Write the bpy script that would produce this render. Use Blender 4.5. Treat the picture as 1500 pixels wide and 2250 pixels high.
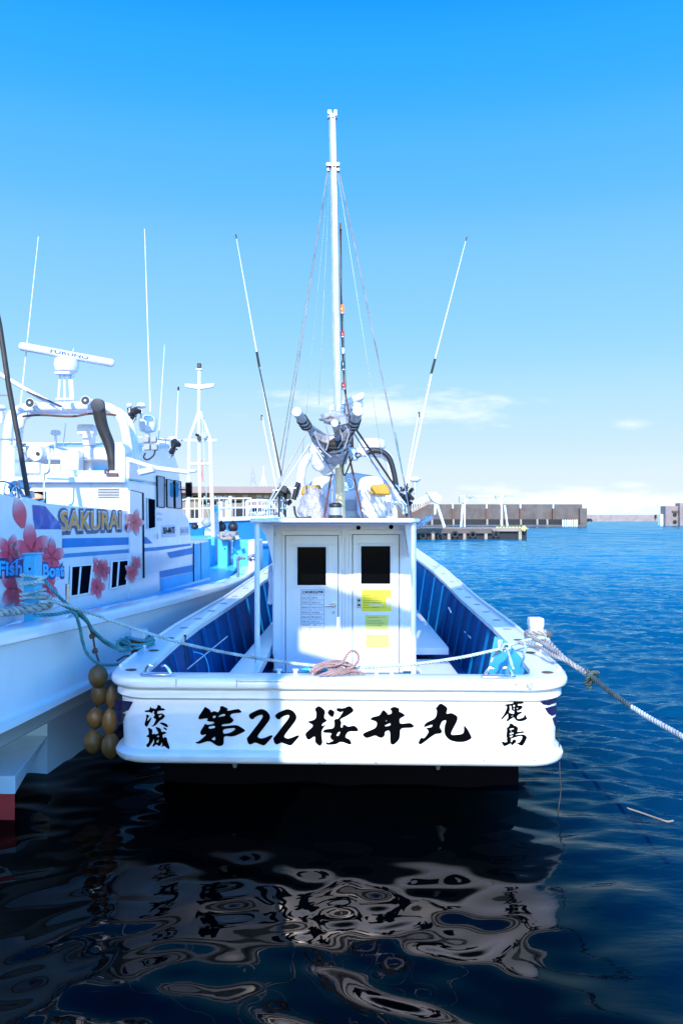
import bpy, bmesh, math, random
from mathutils import Vector, Matrix
R = math.radians
random.seed(7)
S = bpy.context.scene
COL = S.collection
for o in list(bpy.data.objects): bpy.data.objects.remove(o)

# ------------------------------------------------------------------ camera
H = 2.1; F = 1816.0; CX = 750.0; HY = 1140.0
cam = bpy.data.objects.new('camera', bpy.data.cameras.new('camera')); COL.objects.link(cam)
cam.location = (0, 0, H); cam.rotation_euler = (R(90), 0, 0)
cam.data.sensor_fit = 'VERTICAL'; cam.data.sensor_height = 24; cam.data.lens = F*24/2250
cam.data.shift_y = (HY-1125)/2250
cam.data.clip_start = 0.05; cam.data.clip_end = 12000
S.camera = cam
S.render.resolution_x = 682; S.render.resolution_y = 1024

# ------------------------------------------------------------------ light
SUN_EL = R(30); SUN_AZ = R(8)          # azimuth measured from straight behind the camera towards the left
sd = Vector((-math.sin(SUN_AZ)*math.cos(SUN_EL), -math.cos(SUN_AZ)*math.cos(SUN_EL), math.sin(SUN_EL)))
sl = bpy.data.lights.new('sun', 'SUN'); sl.energy = 3.6; sl.angle = R(0.4); sl.color = (1.0, 0.955, 0.9)
so = bpy.data.objects.new('sun', sl); COL.objects.link(so)
so.rotation_euler = sd.to_track_quat('Z', 'Y').to_euler(); so.location = (-5, -20, 30)
W = bpy.data.worlds.new('World'); S.world = W; W.use_nodes = True
nt = W.node_tree; nt.nodes.clear()
def N(t, typ, **kw):
    n = t.nodes.new(typ)
    for k, v in kw.items():
        if k.startswith('i_'):
            n.inputs[k[2:].replace('_', ' ')].default_value = v
        else: setattr(n, k, v)
    return n
EXPO = 0.75; SKYK = 1/(.115*2**EXPO)
wo = N(nt, 'ShaderNodeOutputWorld'); bg = N(nt, 'ShaderNodeBackground'); bg.inputs['Strength'].default_value = 0.115
sky = N(nt, 'ShaderNodeTexSky', sky_type='NISHITA'); sky.sun_disc = False
sky.sun_elevation = SUN_EL; sky.sun_rotation = R(188); sky.altitude = 0; sky.air_density = 1.3; sky.dust_density = 0.6; sky.ozone_density = 2.5
hs = N(nt, 'ShaderNodeHueSaturation'); hs.inputs['Saturation'].default_value = 2.3; hs.inputs['Hue'].default_value = 0.505; hs.inputs['Value'].default_value = 3.0
tc = N(nt, 'ShaderNodeTexCoord'); sp = N(nt, 'ShaderNodeSeparateXYZ')
nt.links.new(tc.outputs['Generated'], sp.inputs[0])
# clear winter sky: the physical sky graded towards a deep azure overhead and pale marine haze at the horizon
el = N(nt, 'ShaderNodeValToRGB'); el.color_ramp.interpolation = 'CARDINAL'
er = el.color_ramp.elements; er[0].position = 0.0; er[0].color = (.84, .945, 1.0, 1); er[1].position = 1.0; er[1].color = (.05, .26, 1.5, 1)
for ps, cl in ((.03, (.80, .93, 1.0)), (.077, (.66, .875, 1.03)), (.183, (.385, .745, 1.1)), (.33, (.185, .58, 1.15)), (.43, (.075, .475, 1.15)), (.52, (.020, .375, 1.08)), (.62, (.010, .20, .95))):
    e_ = er.new(ps); e_.color = cl+(1,)
nt.links.new(sp.outputs['Z'], el.inputs[0])
gsc = N(nt, 'ShaderNodeVectorMath', operation='SCALE'); ab = N(nt, 'ShaderNodeMath', operation='ABSOLUTE'); nt.links.new(sp.outputs['X'], ab.inputs[0]); lat = N(nt, 'ShaderNodeMapRange', interpolation_type='SMOOTHSTEP'); lat.inputs['From Min'].default_value = .45; lat.inputs['From Max'].default_value = .9; lat.inputs['To Min'].default_value = SKYK; lat.inputs['To Max'].default_value = SKYK*2.6; nt.links.new(ab.outputs[0], lat.inputs['Value']); nt.links.new(lat.outputs[0], gsc.inputs['Scale']); nt.links.new(el.outputs[0], gsc.inputs[0])
hz = N(nt, 'ShaderNodeMapRange', interpolation_type='SMOOTHSTEP'); hz.inputs['From Min'].default_value = -0.55; hz.inputs['From Max'].default_value = 0.15; hz.inputs['To Min'].default_value = 0.25; hz.inputs['To Max'].default_value = 1.0
nt.links.new(sp.outputs['Y'], hz.inputs['Value'])
mh = N(nt, 'ShaderNodeMix', data_type='RGBA')
nt.links.new(sky.outputs[0], hs.inputs['Color']); tn = N(nt, 'ShaderNodeVectorMath', operation='MULTIPLY'); tn.inputs[1].default_value = (.78, 1.0, 1.35); nt.links.new(hs.outputs[0], tn.inputs[0]); nt.links.new(tn.outputs[0], mh.inputs['A']); nt.links.new(gsc.outputs[0], mh.inputs['B']); nt.links.new(hz.outputs[0], mh.inputs['Factor'])
# thin clouds: direction projected to a cylinder (x/y, z/y), streaked noise inside soft ellipses
dvx = N(nt, 'ShaderNodeMath', operation='DIVIDE'); dvz = N(nt, 'ShaderNodeMath', operation='DIVIDE')
nt.links.new(sp.outputs['X'], dvx.inputs[0]); nt.links.new(sp.outputs['Y'], dvx.inputs[1])
nt.links.new(sp.outputs['Z'], dvz.inputs[0]); nt.links.new(sp.outputs['Y'], dvz.inputs[1])
cb = N(nt, 'ShaderNodeCombineXYZ'); nt.links.new(dvx.outputs[0], cb.inputs[0]); nt.links.new(dvz.outputs[0], cb.inputs[1])
mp = N(nt, 'ShaderNodeMapping'); mp.inputs['Scale'].default_value = (9, 34, 1); mp.inputs['Rotation'].default_value = (0, 0, R(-3))
nt.links.new(cb.outputs[0], mp.inputs[0])
nz = N(nt, 'ShaderNodeTexNoise'); nz.inputs['Scale'].default_value = 1.3; nz.inputs['Detail'].default_value = 7; nz.inputs['Roughness'].default_value = 0.6
nt.links.new(mp.outputs[0], nz.inputs['Vector'])
def ell(px, py, rx, ry, lo, hi, amp):
    """soft elliptical cloud bank: centre/radius in picture-tangent units"""
    v = N(nt, 'ShaderNodeVectorMath', operation='SUBTRACT'); v.inputs[1].default_value = ((px-CX)/F, (HY-py)/F, 0)
    nt.links.new(cb.outputs[0], v.inputs[0])
    s = N(nt, 'ShaderNodeVectorMath', operation='MULTIPLY'); s.inputs[1].default_value = (F/rx, F/ry, 0); nt.links.new(v.outputs[0], s.inputs[0])
    l = N(nt, 'ShaderNodeVectorMath', operation='LENGTH'); nt.links.new(s.outputs[0], l.inputs[0])
    m = N(nt, 'ShaderNodeMath', operation='SUBTRACT'); m.inputs[0].default_value = 1.0; nt.links.new(l.outputs['Value'], m.inputs[1])
    a = N(nt, 'ShaderNodeMath', operation='MULTIPLY_ADD'); a.inputs[1].default_value = 0.38; nt.links.new(m.outputs[0], a.inputs[0]); nt.links.new(nz.outputs[0], a.inputs[2])
    r = N(nt, 'ShaderNodeMapRange', interpolation_type='SMOOTHSTEP'); r.inputs['From Min'].default_value = lo; r.inputs['From Max'].default_value = hi; r.inputs['To Max'].default_value = amp
    nt.links.new(a.outputs[0], r.inputs['Value']); return r
banks = [ell(870, 896, 330, 56, .52, .90, .72), ell(1390, 932, 70, 18, .5, .9, .5), ell(1330, 1102, 420, 46, .5, .85, .85), ell(640, 1085, 500, 30, .6, 1.0, .3)]
cur = mh.outputs['Result']
for b in banks:
    m = N(nt, 'ShaderNodeMix', data_type='RGBA'); m.inputs['B'].default_value = (5.6, 5.95, 6.3, 1)
    fr = N(nt, 'ShaderNodeMath', operation='GREATER_THAN'); fr.inputs[1].default_value = 0.0; nt.links.new(sp.outputs['Y'], fr.inputs[0])
    mu = N(nt, 'ShaderNodeMath', operation='MULTIPLY'); nt.links.new(b.outputs[0], mu.inputs[0]); nt.links.new(fr.outputs[0], mu.inputs[1])
    nt.links.new(mu.outputs[0], m.inputs['Factor']); nt.links.new(cur, m.inputs['A']); cur = m.outputs['Result']
nt.links.new(cur, bg.inputs['Color']); nt.links.new(bg.outputs[0], wo.inputs['Surface'])
vs = S.view_settings; vs.view_transform = 'Standard'; vs.look = 'None'; vs.exposure = EXPO; vs.gamma = 1; vs.use_curve_mapping = False

# ------------------------------------------------------------------ helpers
def P(px, py, Y): return Vector(((px-CX)*Y/F, Y, H-(py-HY)*Y/F))
def srgb(r, g, b):
    f = lambda c: (c/255/12.92) if c/255 <= .04045 else ((c/255+.055)/1.055)**2.4
    return (f(r), f(g), f(b), 1)
def mat(name, col, rough=.45, metal=0, var=.06, scale=6, bump=0, coat=0, bscale=60, spec=.5, dirt=None, dscale=3, damt=.0, trans=0, alpha=1, emis=None, es=0):
    m = bpy.data.materials.new(name); m.use_nodes = True; t = m.node_tree; b = t.nodes['Principled BSDF']
    c = tuple(col[:3])+(1,)
    b.inputs['Roughness'].default_value = rough; b.inputs['Metallic'].default_value = metal
    b.inputs['Specular IOR Level'].default_value = spec; b.inputs['Coat Weight'].default_value = coat; b.inputs['Coat Roughness'].default_value = .12
    co = N(t, 'ShaderNodeTexCoord')
    n = N(t, 'ShaderNodeTexNoise'); n.inputs['Scale'].default_value = scale; n.inputs['Detail'].default_value = 5; n.inputs['Roughness'].default_value = .6
    t.links.new(co.outputs['Object'], n.inputs['Vector'])
    rp = N(t, 'ShaderNodeValToRGB'); rp.color_ramp.elements[0].position = .3; rp.color_ramp.elements[1].position = .7
    rp.color_ramp.elements[0].color = tuple(x*(1-var) for x in c[:3])+(1,); rp.color_ramp.elements[1].color = tuple(min(1, x*(1+var)) for x in c[:3])+(1,)
    t.links.new(n.outputs[0], rp.inputs[0]); out = rp.outputs[0]
    if dirt:
        d = N(t, 'ShaderNodeTexNoise'); d.inputs['Scale'].default_value = dscale; d.inputs['Detail'].default_value = 8; d.inputs['Roughness'].default_value = .7
        mpp = N(t, 'ShaderNodeMapping'); mpp.inputs['Scale'].default_value = (1, 1, .35); t.links.new(co.outputs['Object'], mpp.inputs[0]); t.links.new(mpp.outputs[0], d.inputs['Vector'])
        dr = N(t, 'ShaderNodeMapRange'); dr.inputs['From Min'].default_value = .52; dr.inputs['From Max'].default_value = .75; dr.inputs['To Max'].default_value = damt
        t.links.new(d.outputs[0], dr.inputs['Value'])
        mx = N(t, 'ShaderNodeMix', data_type='RGBA'); mx.inputs['B'].default_value = tuple(dirt[:3])+(1,)
        t.links.new(dr.outputs[0], mx.inputs['Factor']); t.links.new(out, mx.inputs['A']); out = mx.outputs['Result']
    t.links.new(out, b.inputs['Base Color'])
    if bump:
        n2 = N(t, 'ShaderNodeTexNoise'); n2.inputs['Scale'].default_value = bscale; n2.inputs['Detail'].default_value = 4
        t.links.new(co.outputs['Object'], n2.inputs['Vector'])
        bp = N(t, 'ShaderNodeBump'); bp.inputs['Strength'].default_value = 1; bp.inputs['Distance'].default_value = bump
        t.links.new(n2.outputs[0], bp.inputs['Height']); t.links.new(bp.outputs[0], b.inputs['Normal'])
    if trans: b.inputs['Transmission Weight'].default_value = trans
    if alpha < 1: b.inputs['Alpha'].default_value = alpha
    if emis: b.inputs['Emission Color'].default_value = tuple(emis[:3])+(1,); b.inputs['Emission Strength'].default_value = es
    return m
M = {}
M['gel'] = mat('white_gelcoat', (.80, .80, .80), .28, var=.03, scale=2.5, coat=.3, dirt=(.42, .40, .38), dscale=3.5, damt=.22, bump=.0008, bscale=5)
M['gel2'] = mat('charter_gelcoat', (.74, .75, .77), .22, var=.03, scale=2, coat=.5, dirt=(.40, .42, .46), dscale=3, damt=.25, bump=.0012, bscale=4)
M['paint'] = mat('white_paint', (.78, .79, .80), .38, var=.03, scale=3, dirt=(.5, .47, .43), dscale=5, damt=.2, bump=.0004, bscale=12)
M['pod'] = mat('seat_shell', (.60, .60, .64), .35, var=.04)
M['white'] = mat('white_plastic', (.70, .70, .72), .4, var=.05, dirt=(.35, .33, .3), dscale=5, damt=.25)
M['blue'] = mat('blue_deck_paint', (.0005, .07, .22), .5, spec=.05, var=.14, scale=4, dirt=(.02, .06, .12), dscale=5, damt=.5, bump=.001, bscale=14)
M['rib'] = mat('blue_rib_paint', (.001, .105, .30), .5, spec=.05, var=.1, scale=5)
M['cyan'] = mat('cyan_paint', (.06, .48, .74), .4, var=.08, scale=4, dirt=(.1, .2, .25), damt=.3)
M['darkred'] = mat('antifouling_paint', (.004, .0012, .0012), .8, var=.2, spec=.1)
M['red'] = mat('red_bottom_paint', (.70, .04, .03), .5, var=.15)
M['ink'] = mat('black_lettering', (.0015, .0015, .002), .6, var=.1, spec=.02)
M['navy'] = mat('navy_vinyl', (.008, .006, .05), .35, var=.2, scale=9)
M['steel'] = mat('stainless_steel', (.62, .63, .65), .22, 1, var=.08, scale=20)
M['galv'] = mat('galvanised_steel', (.50, .51, .53), .5, .7, var=.15, scale=15, dirt=(.2, .1, .05), dscale=12, damt=.5)
M['alu'] = mat('aluminium', (.48, .49, .51), .38, .6, var=.1, scale=10, dirt=(.2, .17, .13), dscale=6, damt=.6)
M['black'] = mat('black_rubber', (.012, .012, .013), .5, var=.3, scale=20)
M['soot'] = mat('sooty_pipe', (.02, .017, .015), .55, var=.5, scale=10, dirt=(.12, .06, .03), dscale=9, damt=.6)
M['glass'] = mat('dark_window_glass', (.002, .0025, .003), .08, var=.1, spec=.05)
M['bluglass'] = mat('tinted_window_glass', (.06, .26, .40), .05, var=.25, scale=2, spec=.25)
M['pane'] = mat('black_pane', (.003, .004, .008), .5, var=.5, scale=3, spec=0)
def ropemat(name, hi, lo, rough=.85):
    m = bpy.data.materials.new(name); m.use_nodes = True; t = m.node_tree; b = t.nodes['Principled BSDF']; b.inputs['Roughness'].default_value = rough; b.inputs['Specular IOR Level'].default_value = .2
    at = N(t, 'ShaderNodeAttribute', attribute_name='strand'); rp = N(t, 'ShaderNodeValToRGB'); rp.color_ramp.elements[0].position = .18; rp.color_ramp.elements[1].position = .62
    rp.color_ramp.elements[0].color = lo+(1,); rp.color_ramp.elements[1].color = hi+(1,); t.links.new(at.outputs['Fac'], rp.inputs[0])
    co = N(t, 'ShaderNodeTexCoord'); n = N(t, 'ShaderNodeTexNoise'); n.inputs['Scale'].default_value = 9; n.inputs['Detail'].default_value = 6; t.links.new(co.outputs['Object'], n.inputs['Vector'])
    mr = N(t, 'ShaderNodeMapRange'); mr.inputs['From Min'].default_value = .3; mr.inputs['From Max'].default_value = .7; mr.inputs['To Min'].default_value = .55; mr.inputs['To Max'].default_value = 1.15; t.links.new(n.outputs[0], mr.inputs['Value'])
    sc = N(t, 'ShaderNodeVectorMath', operation='SCALE'); t.links.new(rp.outputs[0], sc.inputs[0]); t.links.new(mr.outputs[0], sc.inputs['Scale']); t.links.new(sc.outputs[0], b.inputs['Base Color']); return m
M['teal'] = ropemat('teal_rope', (.10, .34, .36), (.02, .10, .12)); M['tealw'] = ropemat('pale_teal_rope', (.66, .72, .66), (.04, .30, .32))
M['grey'] = ropemat('grey_rope', (.42, .40, .36), (.10, .09, .09)); M['whiter'] = ropemat('white_rope', (.70, .70, .70), (.28, .28, .33)); M['green'] = ropemat('mossy_rope', (.09, .13, .12), (.02, .03, .03))
M['pink'] = ropemat('faded_red_rope', (.46, .30, .27), (.16, .07, .06))
M['float'] = mat('amber_float', (.13, .07, .018), .5, var=.3, scale=8, dirt=(.08, .05, .02), dscale=9, damt=.8)
M['yellow'] = mat('yellow_sign', (.85, .72, .04), .4, var=.05)
M['yellow2'] = mat('faded_yellow_sign', (.72, .70, .16), .4, var=.05)
M['gold'] = mat('golden_cushion', (.48, .26, .015), .6, var=.12, scale=9)
M['spar'] = mat('weathered_spar', (.40, .38, .33), .5, var=.25, scale=9)
M['cream'] = mat('cream_pipe', (.60, .50, .30), .35, .2, var=.08)
M['redl'] = mat('red_lens', (.6, .02, .01), .2, var=.1)
M['orange'] = mat('orange_lens', (.95, .25, .02), .2, var=.1)
M['greenl'] = mat('green_lens', (.01, .06, .05), .2, var=.1)
M['sail'] = mat('sail_cloth', (.36, .36, .39), .85, var=.35, scale=12, dirt=(.05, .045, .04), dscale=4, damt=1.0, bump=.02, bscale=12)
M['cloth'] = mat('white_cloth', (.64, .64, .68), .9, var=.12, scale=9, bump=.02, bscale=14)
M['conc'] = mat('weathered_concrete', (.105, .082, .068), .85, var=.25, scale=.35, dirt=(.05, .04, .035), dscale=.6, damt=.6, bump=.02, bscale=3)
M['conc2'] = mat('pale_concrete', (.24, .18, .155), .85, var=.2, scale=.3, dirt=(.15, .1, .09), dscale=.5, damt=.5, bump=.02, bscale=3)
M['tyre'] = mat('old_tyre', (.025, .024, .024), .8, var=.3)
M['rust'] = mat('rusty_iron', (.13, .06, .04), .8, var=.4, scale=12)
M['wood'] = mat('bleached_timber', (.30, .24, .18), .8, var=.3, scale=3)
M['bldg'] = mat('beige_wall', (.22, .18, .14), .8, var=.08, scale=.5)
M['pinkc'] = mat('pinkish_fascia', (.26, .19, .17), .8, var=.08, scale=.5)
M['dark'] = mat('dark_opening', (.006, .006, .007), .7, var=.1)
M['blocker'] = mat('blocker_grey', (.22, .25, .29), .7, var=.1)  # for the added sun blocker behind the camera
M['greyp'] = mat('grey_plastic', (.30, .31, .33), .5, var=.1)
M['greyb'] = mat('blue_grey_hood', (.45, .52, .58), .4, var=.06)

def finish(me, smooth=35):
    bm = bmesh.new(); bm.from_mesh(me); bmesh.ops.recalc_face_normals(bm, faces=bm.faces)
    bm.to_mesh(me); bm.free()
    for p in me.polygons: p.use_smooth = smooth > 0
    if smooth > 0 and smooth < 180: me.set_sharp_from_angle(angle=R(smooth))
def obj(name, bm_or_me, m, parent=None, smooth=35, bevel=0, label=None, kind=None):
    """link ONE mesh (built in world coordinates) under its parent"""
    if isinstance(bm_or_me, bmesh.types.BMesh):
        me = bpy.data.meshes.new(name); bm_or_me.to_mesh(me); bm_or_me.free()
    else: me = bm_or_me; me.name = name
    me.materials.clear(); me.materials.append(M[m] if isinstance(m, str) else m)
    o = bpy.data.objects.new(name, me); COL.objects.link(o)
    if parent is not None:
        r = parent
        mw = Matrix.Identity(4)
        chain = []
        while r is not None: chain.append(r); r = r.parent
        for c in reversed(chain): mw = mw @ (Matrix.Translation(c.location) @ c.rotation_euler.to_matrix().to_4x4())
        me.transform(mw.inverted()); o.parent = parent
    finish(me, smooth)
    if bevel:
        b = o.modifiers.new('bevel', 'BEVEL'); b.width = bevel; b.segments = 2; b.limit_method = 'ANGLE'; b.angle_limit = R(40); b.harden_normals = False
    if label: o['label'] = label
    if kind: o['kind'] = kind
    return o
def thing(name, label, cat, loc=(0, 0, 0), rz=0, group=None):
    o = bpy.data.objects.new(name, None); COL.objects.link(o); o.location = loc; o.rotation_euler = (0, 0, rz); o.empty_display_size = .2
    o['label'] = label; o['category'] = cat
    if group: o['group'] = group
    return o
def tag(o, label, cat, group=None):
    o['label'] = label; o['category'] = cat
    if group: o['group'] = group
    return o
def struct(name, bm, m, smooth=0):
    o = obj(name, bm, m, smooth=smooth); o['kind'] = 'structure'; return o

def box(bm, x0, x1, y0, y1, z0, z1):
    v = [bm.verts.new((x, y, z)) for z in (z0, z1) for x, y in ((x0, y0), (x1, y0), (x1, y1), (x0, y1))]
    for f in ((0, 3, 2, 1), (4, 5, 6, 7), (0, 1, 5, 4), (1, 2, 6, 5), (2, 3, 7, 6), (3, 0, 4, 7)): bm.faces.new([v[i] for i in f])
def nb(): return bmesh.new()
def bx(*a):
    bm = nb(); box(bm, *a); return bm
def obox(bm, c, ax, ay, az):
    """oriented box: centre and three half axes"""
    c, ax, ay, az = map(Vector, (c, ax, ay, az))
    v = [bm.verts.new(c+sx*ax+sy*ay+sz*az) for sz in (-1, 1) for sx, sy in ((-1, -1), (1, -1), (1, 1), (-1, 1))]
    for f in ((0, 3, 2, 1), (4, 5, 6, 7), (0, 1, 5, 4), (1, 2, 6, 5), (2, 3, 7, 6), (3, 0, 4, 7)): bm.faces.new([v[i] for i in f])
def prism(bm, pts, vec):
    vec = Vector(vec); a = [bm.verts.new(p) for p in pts]; b = [bm.verts.new(Vector(p)+vec) for p in pts]; n = len(a)
    bm.faces.new(a); bm.faces.new(b[::-1])
    for i in range(n): bm.faces.new((a[i], b[i], b[(i+1) % n], a[(i+1) % n]))
def cat(pts, n=6):
    pts = [Vector(p) for p in pts]
    if len(pts) < 3: return pts
    out = []
    for i in range(len(pts)-1):
        p0 = pts[i-1] if i else pts[0]*2-pts[1]; p1 = pts[i]; p2 = pts[i+1]; p3 = pts[i+2] if i+2 < len(pts) else pts[-1]*2-pts[-2]
        for k in range(n):
            t = k/n
            out.append(.5*((2*p1)+(p2-p0)*t+(2*p0-5*p1+4*p2-p3)*t*t+(3*p1-p0-3*p2+p3)*t**3))
    out.append(pts[-1]); return out
def resample(pts, step):
    out = [pts[0]]; acc = 0
    for a, b in zip(pts, pts[1:]):
        d = (b-a).length
        while acc+d >= step:
            t = (step-acc)/d if d else 0; a = a.lerp(b, t); out.append(a); d = (b-a).length; acc = 0
        acc += d
    if (out[-1]-pts[-1]).length > step*.3: out.append(pts[-1])
    return out
def sweep(bm, pts, rfun, n=8, cap=True, prof=None, strand=None):
    lay = (bm.verts.layers.float.get('strand') or bm.verts.layers.float.new('strand')) if strand else None
    """tube along pts; rfun(i, count) radius; prof(theta, s) multiplies the radius"""
    pts = [Vector(p) for p in pts]; k = len(pts)
    t0 = (pts[1]-pts[0]).normalized(); u = t0.orthogonal().normalized()
    rings = []; s = 0
    for i, p in enumerate(pts):
        t = (pts[min(i+1, k-1)]-pts[max(i-1, 0)]).normalized()
        u = (u-t*u.dot(t)).normalized(); w = t.cross(u)
        if i: s += (p-pts[i-1]).length
        r = rfun(i, k) if callable(rfun) else rfun
        ring = []
        for j in range(n):
            th = 2*math.pi*j/n; q = r*(prof(th, s) if prof else 1)
            ring.append(bm.verts.new(p+u*math.cos(th)*q+w*math.sin(th)*q))
            if lay is not None: ring[-1][lay] = strand(th, s)
        rings.append(ring)
    for a, b in zip(rings, rings[1:]):
        for j in range(n): bm.faces.new((a[j], a[(j+1) % n], b[(j+1) % n], b[j]))
    if cap: bm.faces.new(rings[0][::-1]); bm.faces.new(rings[-1])
def tube(pts, r, n=8, smoothn=0, r2=None):
    bm = nb(); p = cat(pts, smoothn) if smoothn else pts
    sweep(bm, p, (lambda i, k: r+(r2-r)*i/(k-1)) if r2 is not None else r, n); return bm
def rope_bm(pts, r, smoothn=8, pitch=None, bm=None):
    bm = bm or nb(); pitch = pitch or r*7
    p = resample(cat(pts, smoothn), r*.62)
    ph = lambda th, s: abs(math.cos(1.5*(th-2*math.pi*s/pitch)))
    sweep(bm, p, r, 12, prof=lambda th, s: .66+.40*ph(th, s)**.8, strand=ph)
    return bm
def lathe(bm, base, axis, prof, n=20):
    """prof: (radius, distance along axis)"""
    axis = Vector(axis).normalized(); u = axis.orthogonal().normalized(); w = axis.cross(u); base = Vector(base)
    rings = []
    for r, h in prof:
        rings.append([bm.verts.new(base+axis*h+(u*math.cos(2*math.pi*j/n)+w*math.sin(2*math.pi*j/n))*max(r, 1e-4)) for j in range(n)])
    for a, b in zip(rings, rings[1:]):
        for j in range(n): bm.faces.new((a[j], a[(j+1) % n], b[(j+1) % n], b[j]))
    bm.faces.new(rings[0][::-1]); bm.faces.new(rings[-1])
def lt(base, axis, prof, n=20):
    bm = nb(); lathe(bm, base, axis, prof, n); return bm
def ball(bm, c, rx, ry, rz, seg=16, bumpy=0):
    r = bmesh.ops.create_uvsphere(bm, u_segments=seg, v_segments=seg//2+2, radius=1)
    for v in r['verts']:
        k = 1+(random.random()-.5)*bumpy
        v.co = Vector((v.co.x*rx*k, v.co.y*ry*k, v.co.z*rz*k))+Vector(c)
def shapes(loops, fn, sub=None):
    """filled outlines (holes allowed) given as 2-D loops, mapped to 3-D by fn(x, y)"""
    cu = bpy.data.curves.new('tmp', 'CURVE'); cu.dimensions = '2D'; cu.fill_mode = 'FRONT'
    for lp in loops:
        s = cu.splines.new('POLY'); s.points.add(len(lp)-1); s.use_cyclic_u = True
        for q, (x, y) in zip(s.points, lp): q.co = (x, -y, 0, 1)
    o = bpy.data.objects.new('tmp', cu); COL.objects.link(o)
    dg = bpy.context.evaluated_depsgraph_get(); me = bpy.data.meshes.new_from_object(o.evaluated_get(dg))
    bpy.data.objects.remove(o); bpy.data.curves.remove(cu)
    if sub:
        bm = bmesh.new(); bm.from_mesh(me)
        for k in range(sub[0]):
            for a in (0, 1):
                pass
        xs = [v.co.x for v in bm.verts]; x0, x1 = min(xs), max(xs)
        for i in range(1, sub[0]):
            g = bm.verts[:]+bm.edges[:]+bm.faces[:]
            bmesh.ops.bisect_plane(bm, geom=g, plane_co=(x0+(x1-x0)*i/sub[0], 0, 0), plane_no=(1, 0, 0))
        bm.to_mesh(me); bm.free()
    for v in me.vertices: v.co = fn(v.co.x, -v.co.y)
    return me
def chaikin(lp, k=1):
    for _ in range(k):
        out = []
        n = len(lp)
        for i in range(n):
            a = lp[i]; b = lp[(i+1) % n]
            out += [(a[0]*.8+b[0]*.2, a[1]*.8+b[1]*.2), (a[0]*.2+b[0]*.8, a[1]*.2+b[1]*.8)]
        lp = out
    return lp
def text(body, size, org, ex, ey, m, parent, name='lettering', width=None, height=None, bold=0, shear=0, align='LEFT', lift=0, extr=0):
    cu = bpy.data.curves.new('tmp', 'FONT'); cu.body = body; cu.size = 1; cu.offset = bold; cu.shear = shear; cu.align_x = 'LEFT'; cu.resolution_u = 3
    o = bpy.data.objects.new('tmp', cu); COL.objects.link(o)
    dg = bpy.context.evaluated_depsgraph_get(); me = bpy.data.meshes.new_from_object(o.evaluated_get(dg))
    bpy.data.objects.remove(o); bpy.data.curves.remove(cu)
    if not len(me.vertices): return None
    xs = [v.co.x for v in me.vertices]; ys = [v.co.y for v in me.vertices]
    x0, x1, y0, y1 = min(xs), max(xs), min(ys), max(ys)
    sx = (width/(x1-x0)) if width else size; sy = (height/(y1-y0)) if height else (sx if width else size)
    ex = Vector(ex).normalized(); ey = Vector(ey).normalized(); nn = ex.cross(ey); org = Vector(org)
    off = {'LEFT': 0, 'CENTER': -.5*(x1-x0)*sx}[align]
    for v in me.vertices: v.co = org+ex*((v.co.x-x0)*sx+off)+ey*((v.co.y-y0)*sy)+nn*lift
    return obj(name, me, m, parent, smooth=0)
def copy_tree(o, parent=None):
    c = o.copy(); COL.objects.link(c); c.parent = parent
    for ch in [x for x in bpy.data.objects if x.parent == o]: copy_tree(ch, c)
    return c

CALM = .080
# ------------------------------------------------------------------ water, quay
wm = bpy.data.materials.new('harbour_water'); wm.use_nodes = True; t = wm.node_tree; b = t.nodes['Principled BSDF']
b.inputs['Base Color'].default_value = (.0006, .006, .016, 1); b.inputs['Roughness'].default_value = .03; b.inputs['IOR'].default_value = 1.33; b.inputs['Specular IOR Level'].default_value = .36
co = N(t, 'ShaderNodeTexCoord')
def mth(op, a, bb):
    n = N(t, 'ShaderNodeMath', operation=op)
    for i, v in enumerate((a, bb)):
        if isinstance(v, (int, float)): n.inputs[i].default_value = v
        else: t.links.new(v, n.inputs[i])
    return n.outputs[0]
sx = N(t, 'ShaderNodeSeparateXYZ'); t.links.new(co.outputs['Object'], sx.inputs[0])
def rng(out, a, c, lo=0.0, hi=1.0):
    n = N(t, 'ShaderNodeMapRange', interpolation_type='SMOOTHSTEP'); n.inputs['From Min'].default_value = a; n.inputs['From Max'].default_value = c
    n.inputs['To Min'].default_value = lo; n.inputs['To Max'].default_value = hi; t.links.new(out, n.inputs['Value']); return n.outputs[0]
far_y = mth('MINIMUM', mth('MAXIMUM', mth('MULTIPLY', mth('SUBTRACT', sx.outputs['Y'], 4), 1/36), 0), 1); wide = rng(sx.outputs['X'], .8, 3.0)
mpn = N(t, 'ShaderNodeMapping'); mpn.inputs['Scale'].default_value = (.6, 1.5, 1); t.links.new(co.outputs['Object'], mpn.inputs[0])
fn = N(t, 'ShaderNodeTexNoise'); fn.inputs['Scale'].default_value = 9; fn.inputs['Detail'].default_value = 3; t.links.new(mpn.outputs[0], fn.inputs['Vector'])
bp = N(t, 'ShaderNodeBump'); bp.inputs['Strength'].default_value = 1; t.links.new(mth('MULTIPLY', wide, .016), bp.inputs['Distance'])
t.links.new(fn.outputs[0], bp.inputs['Height'])
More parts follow.
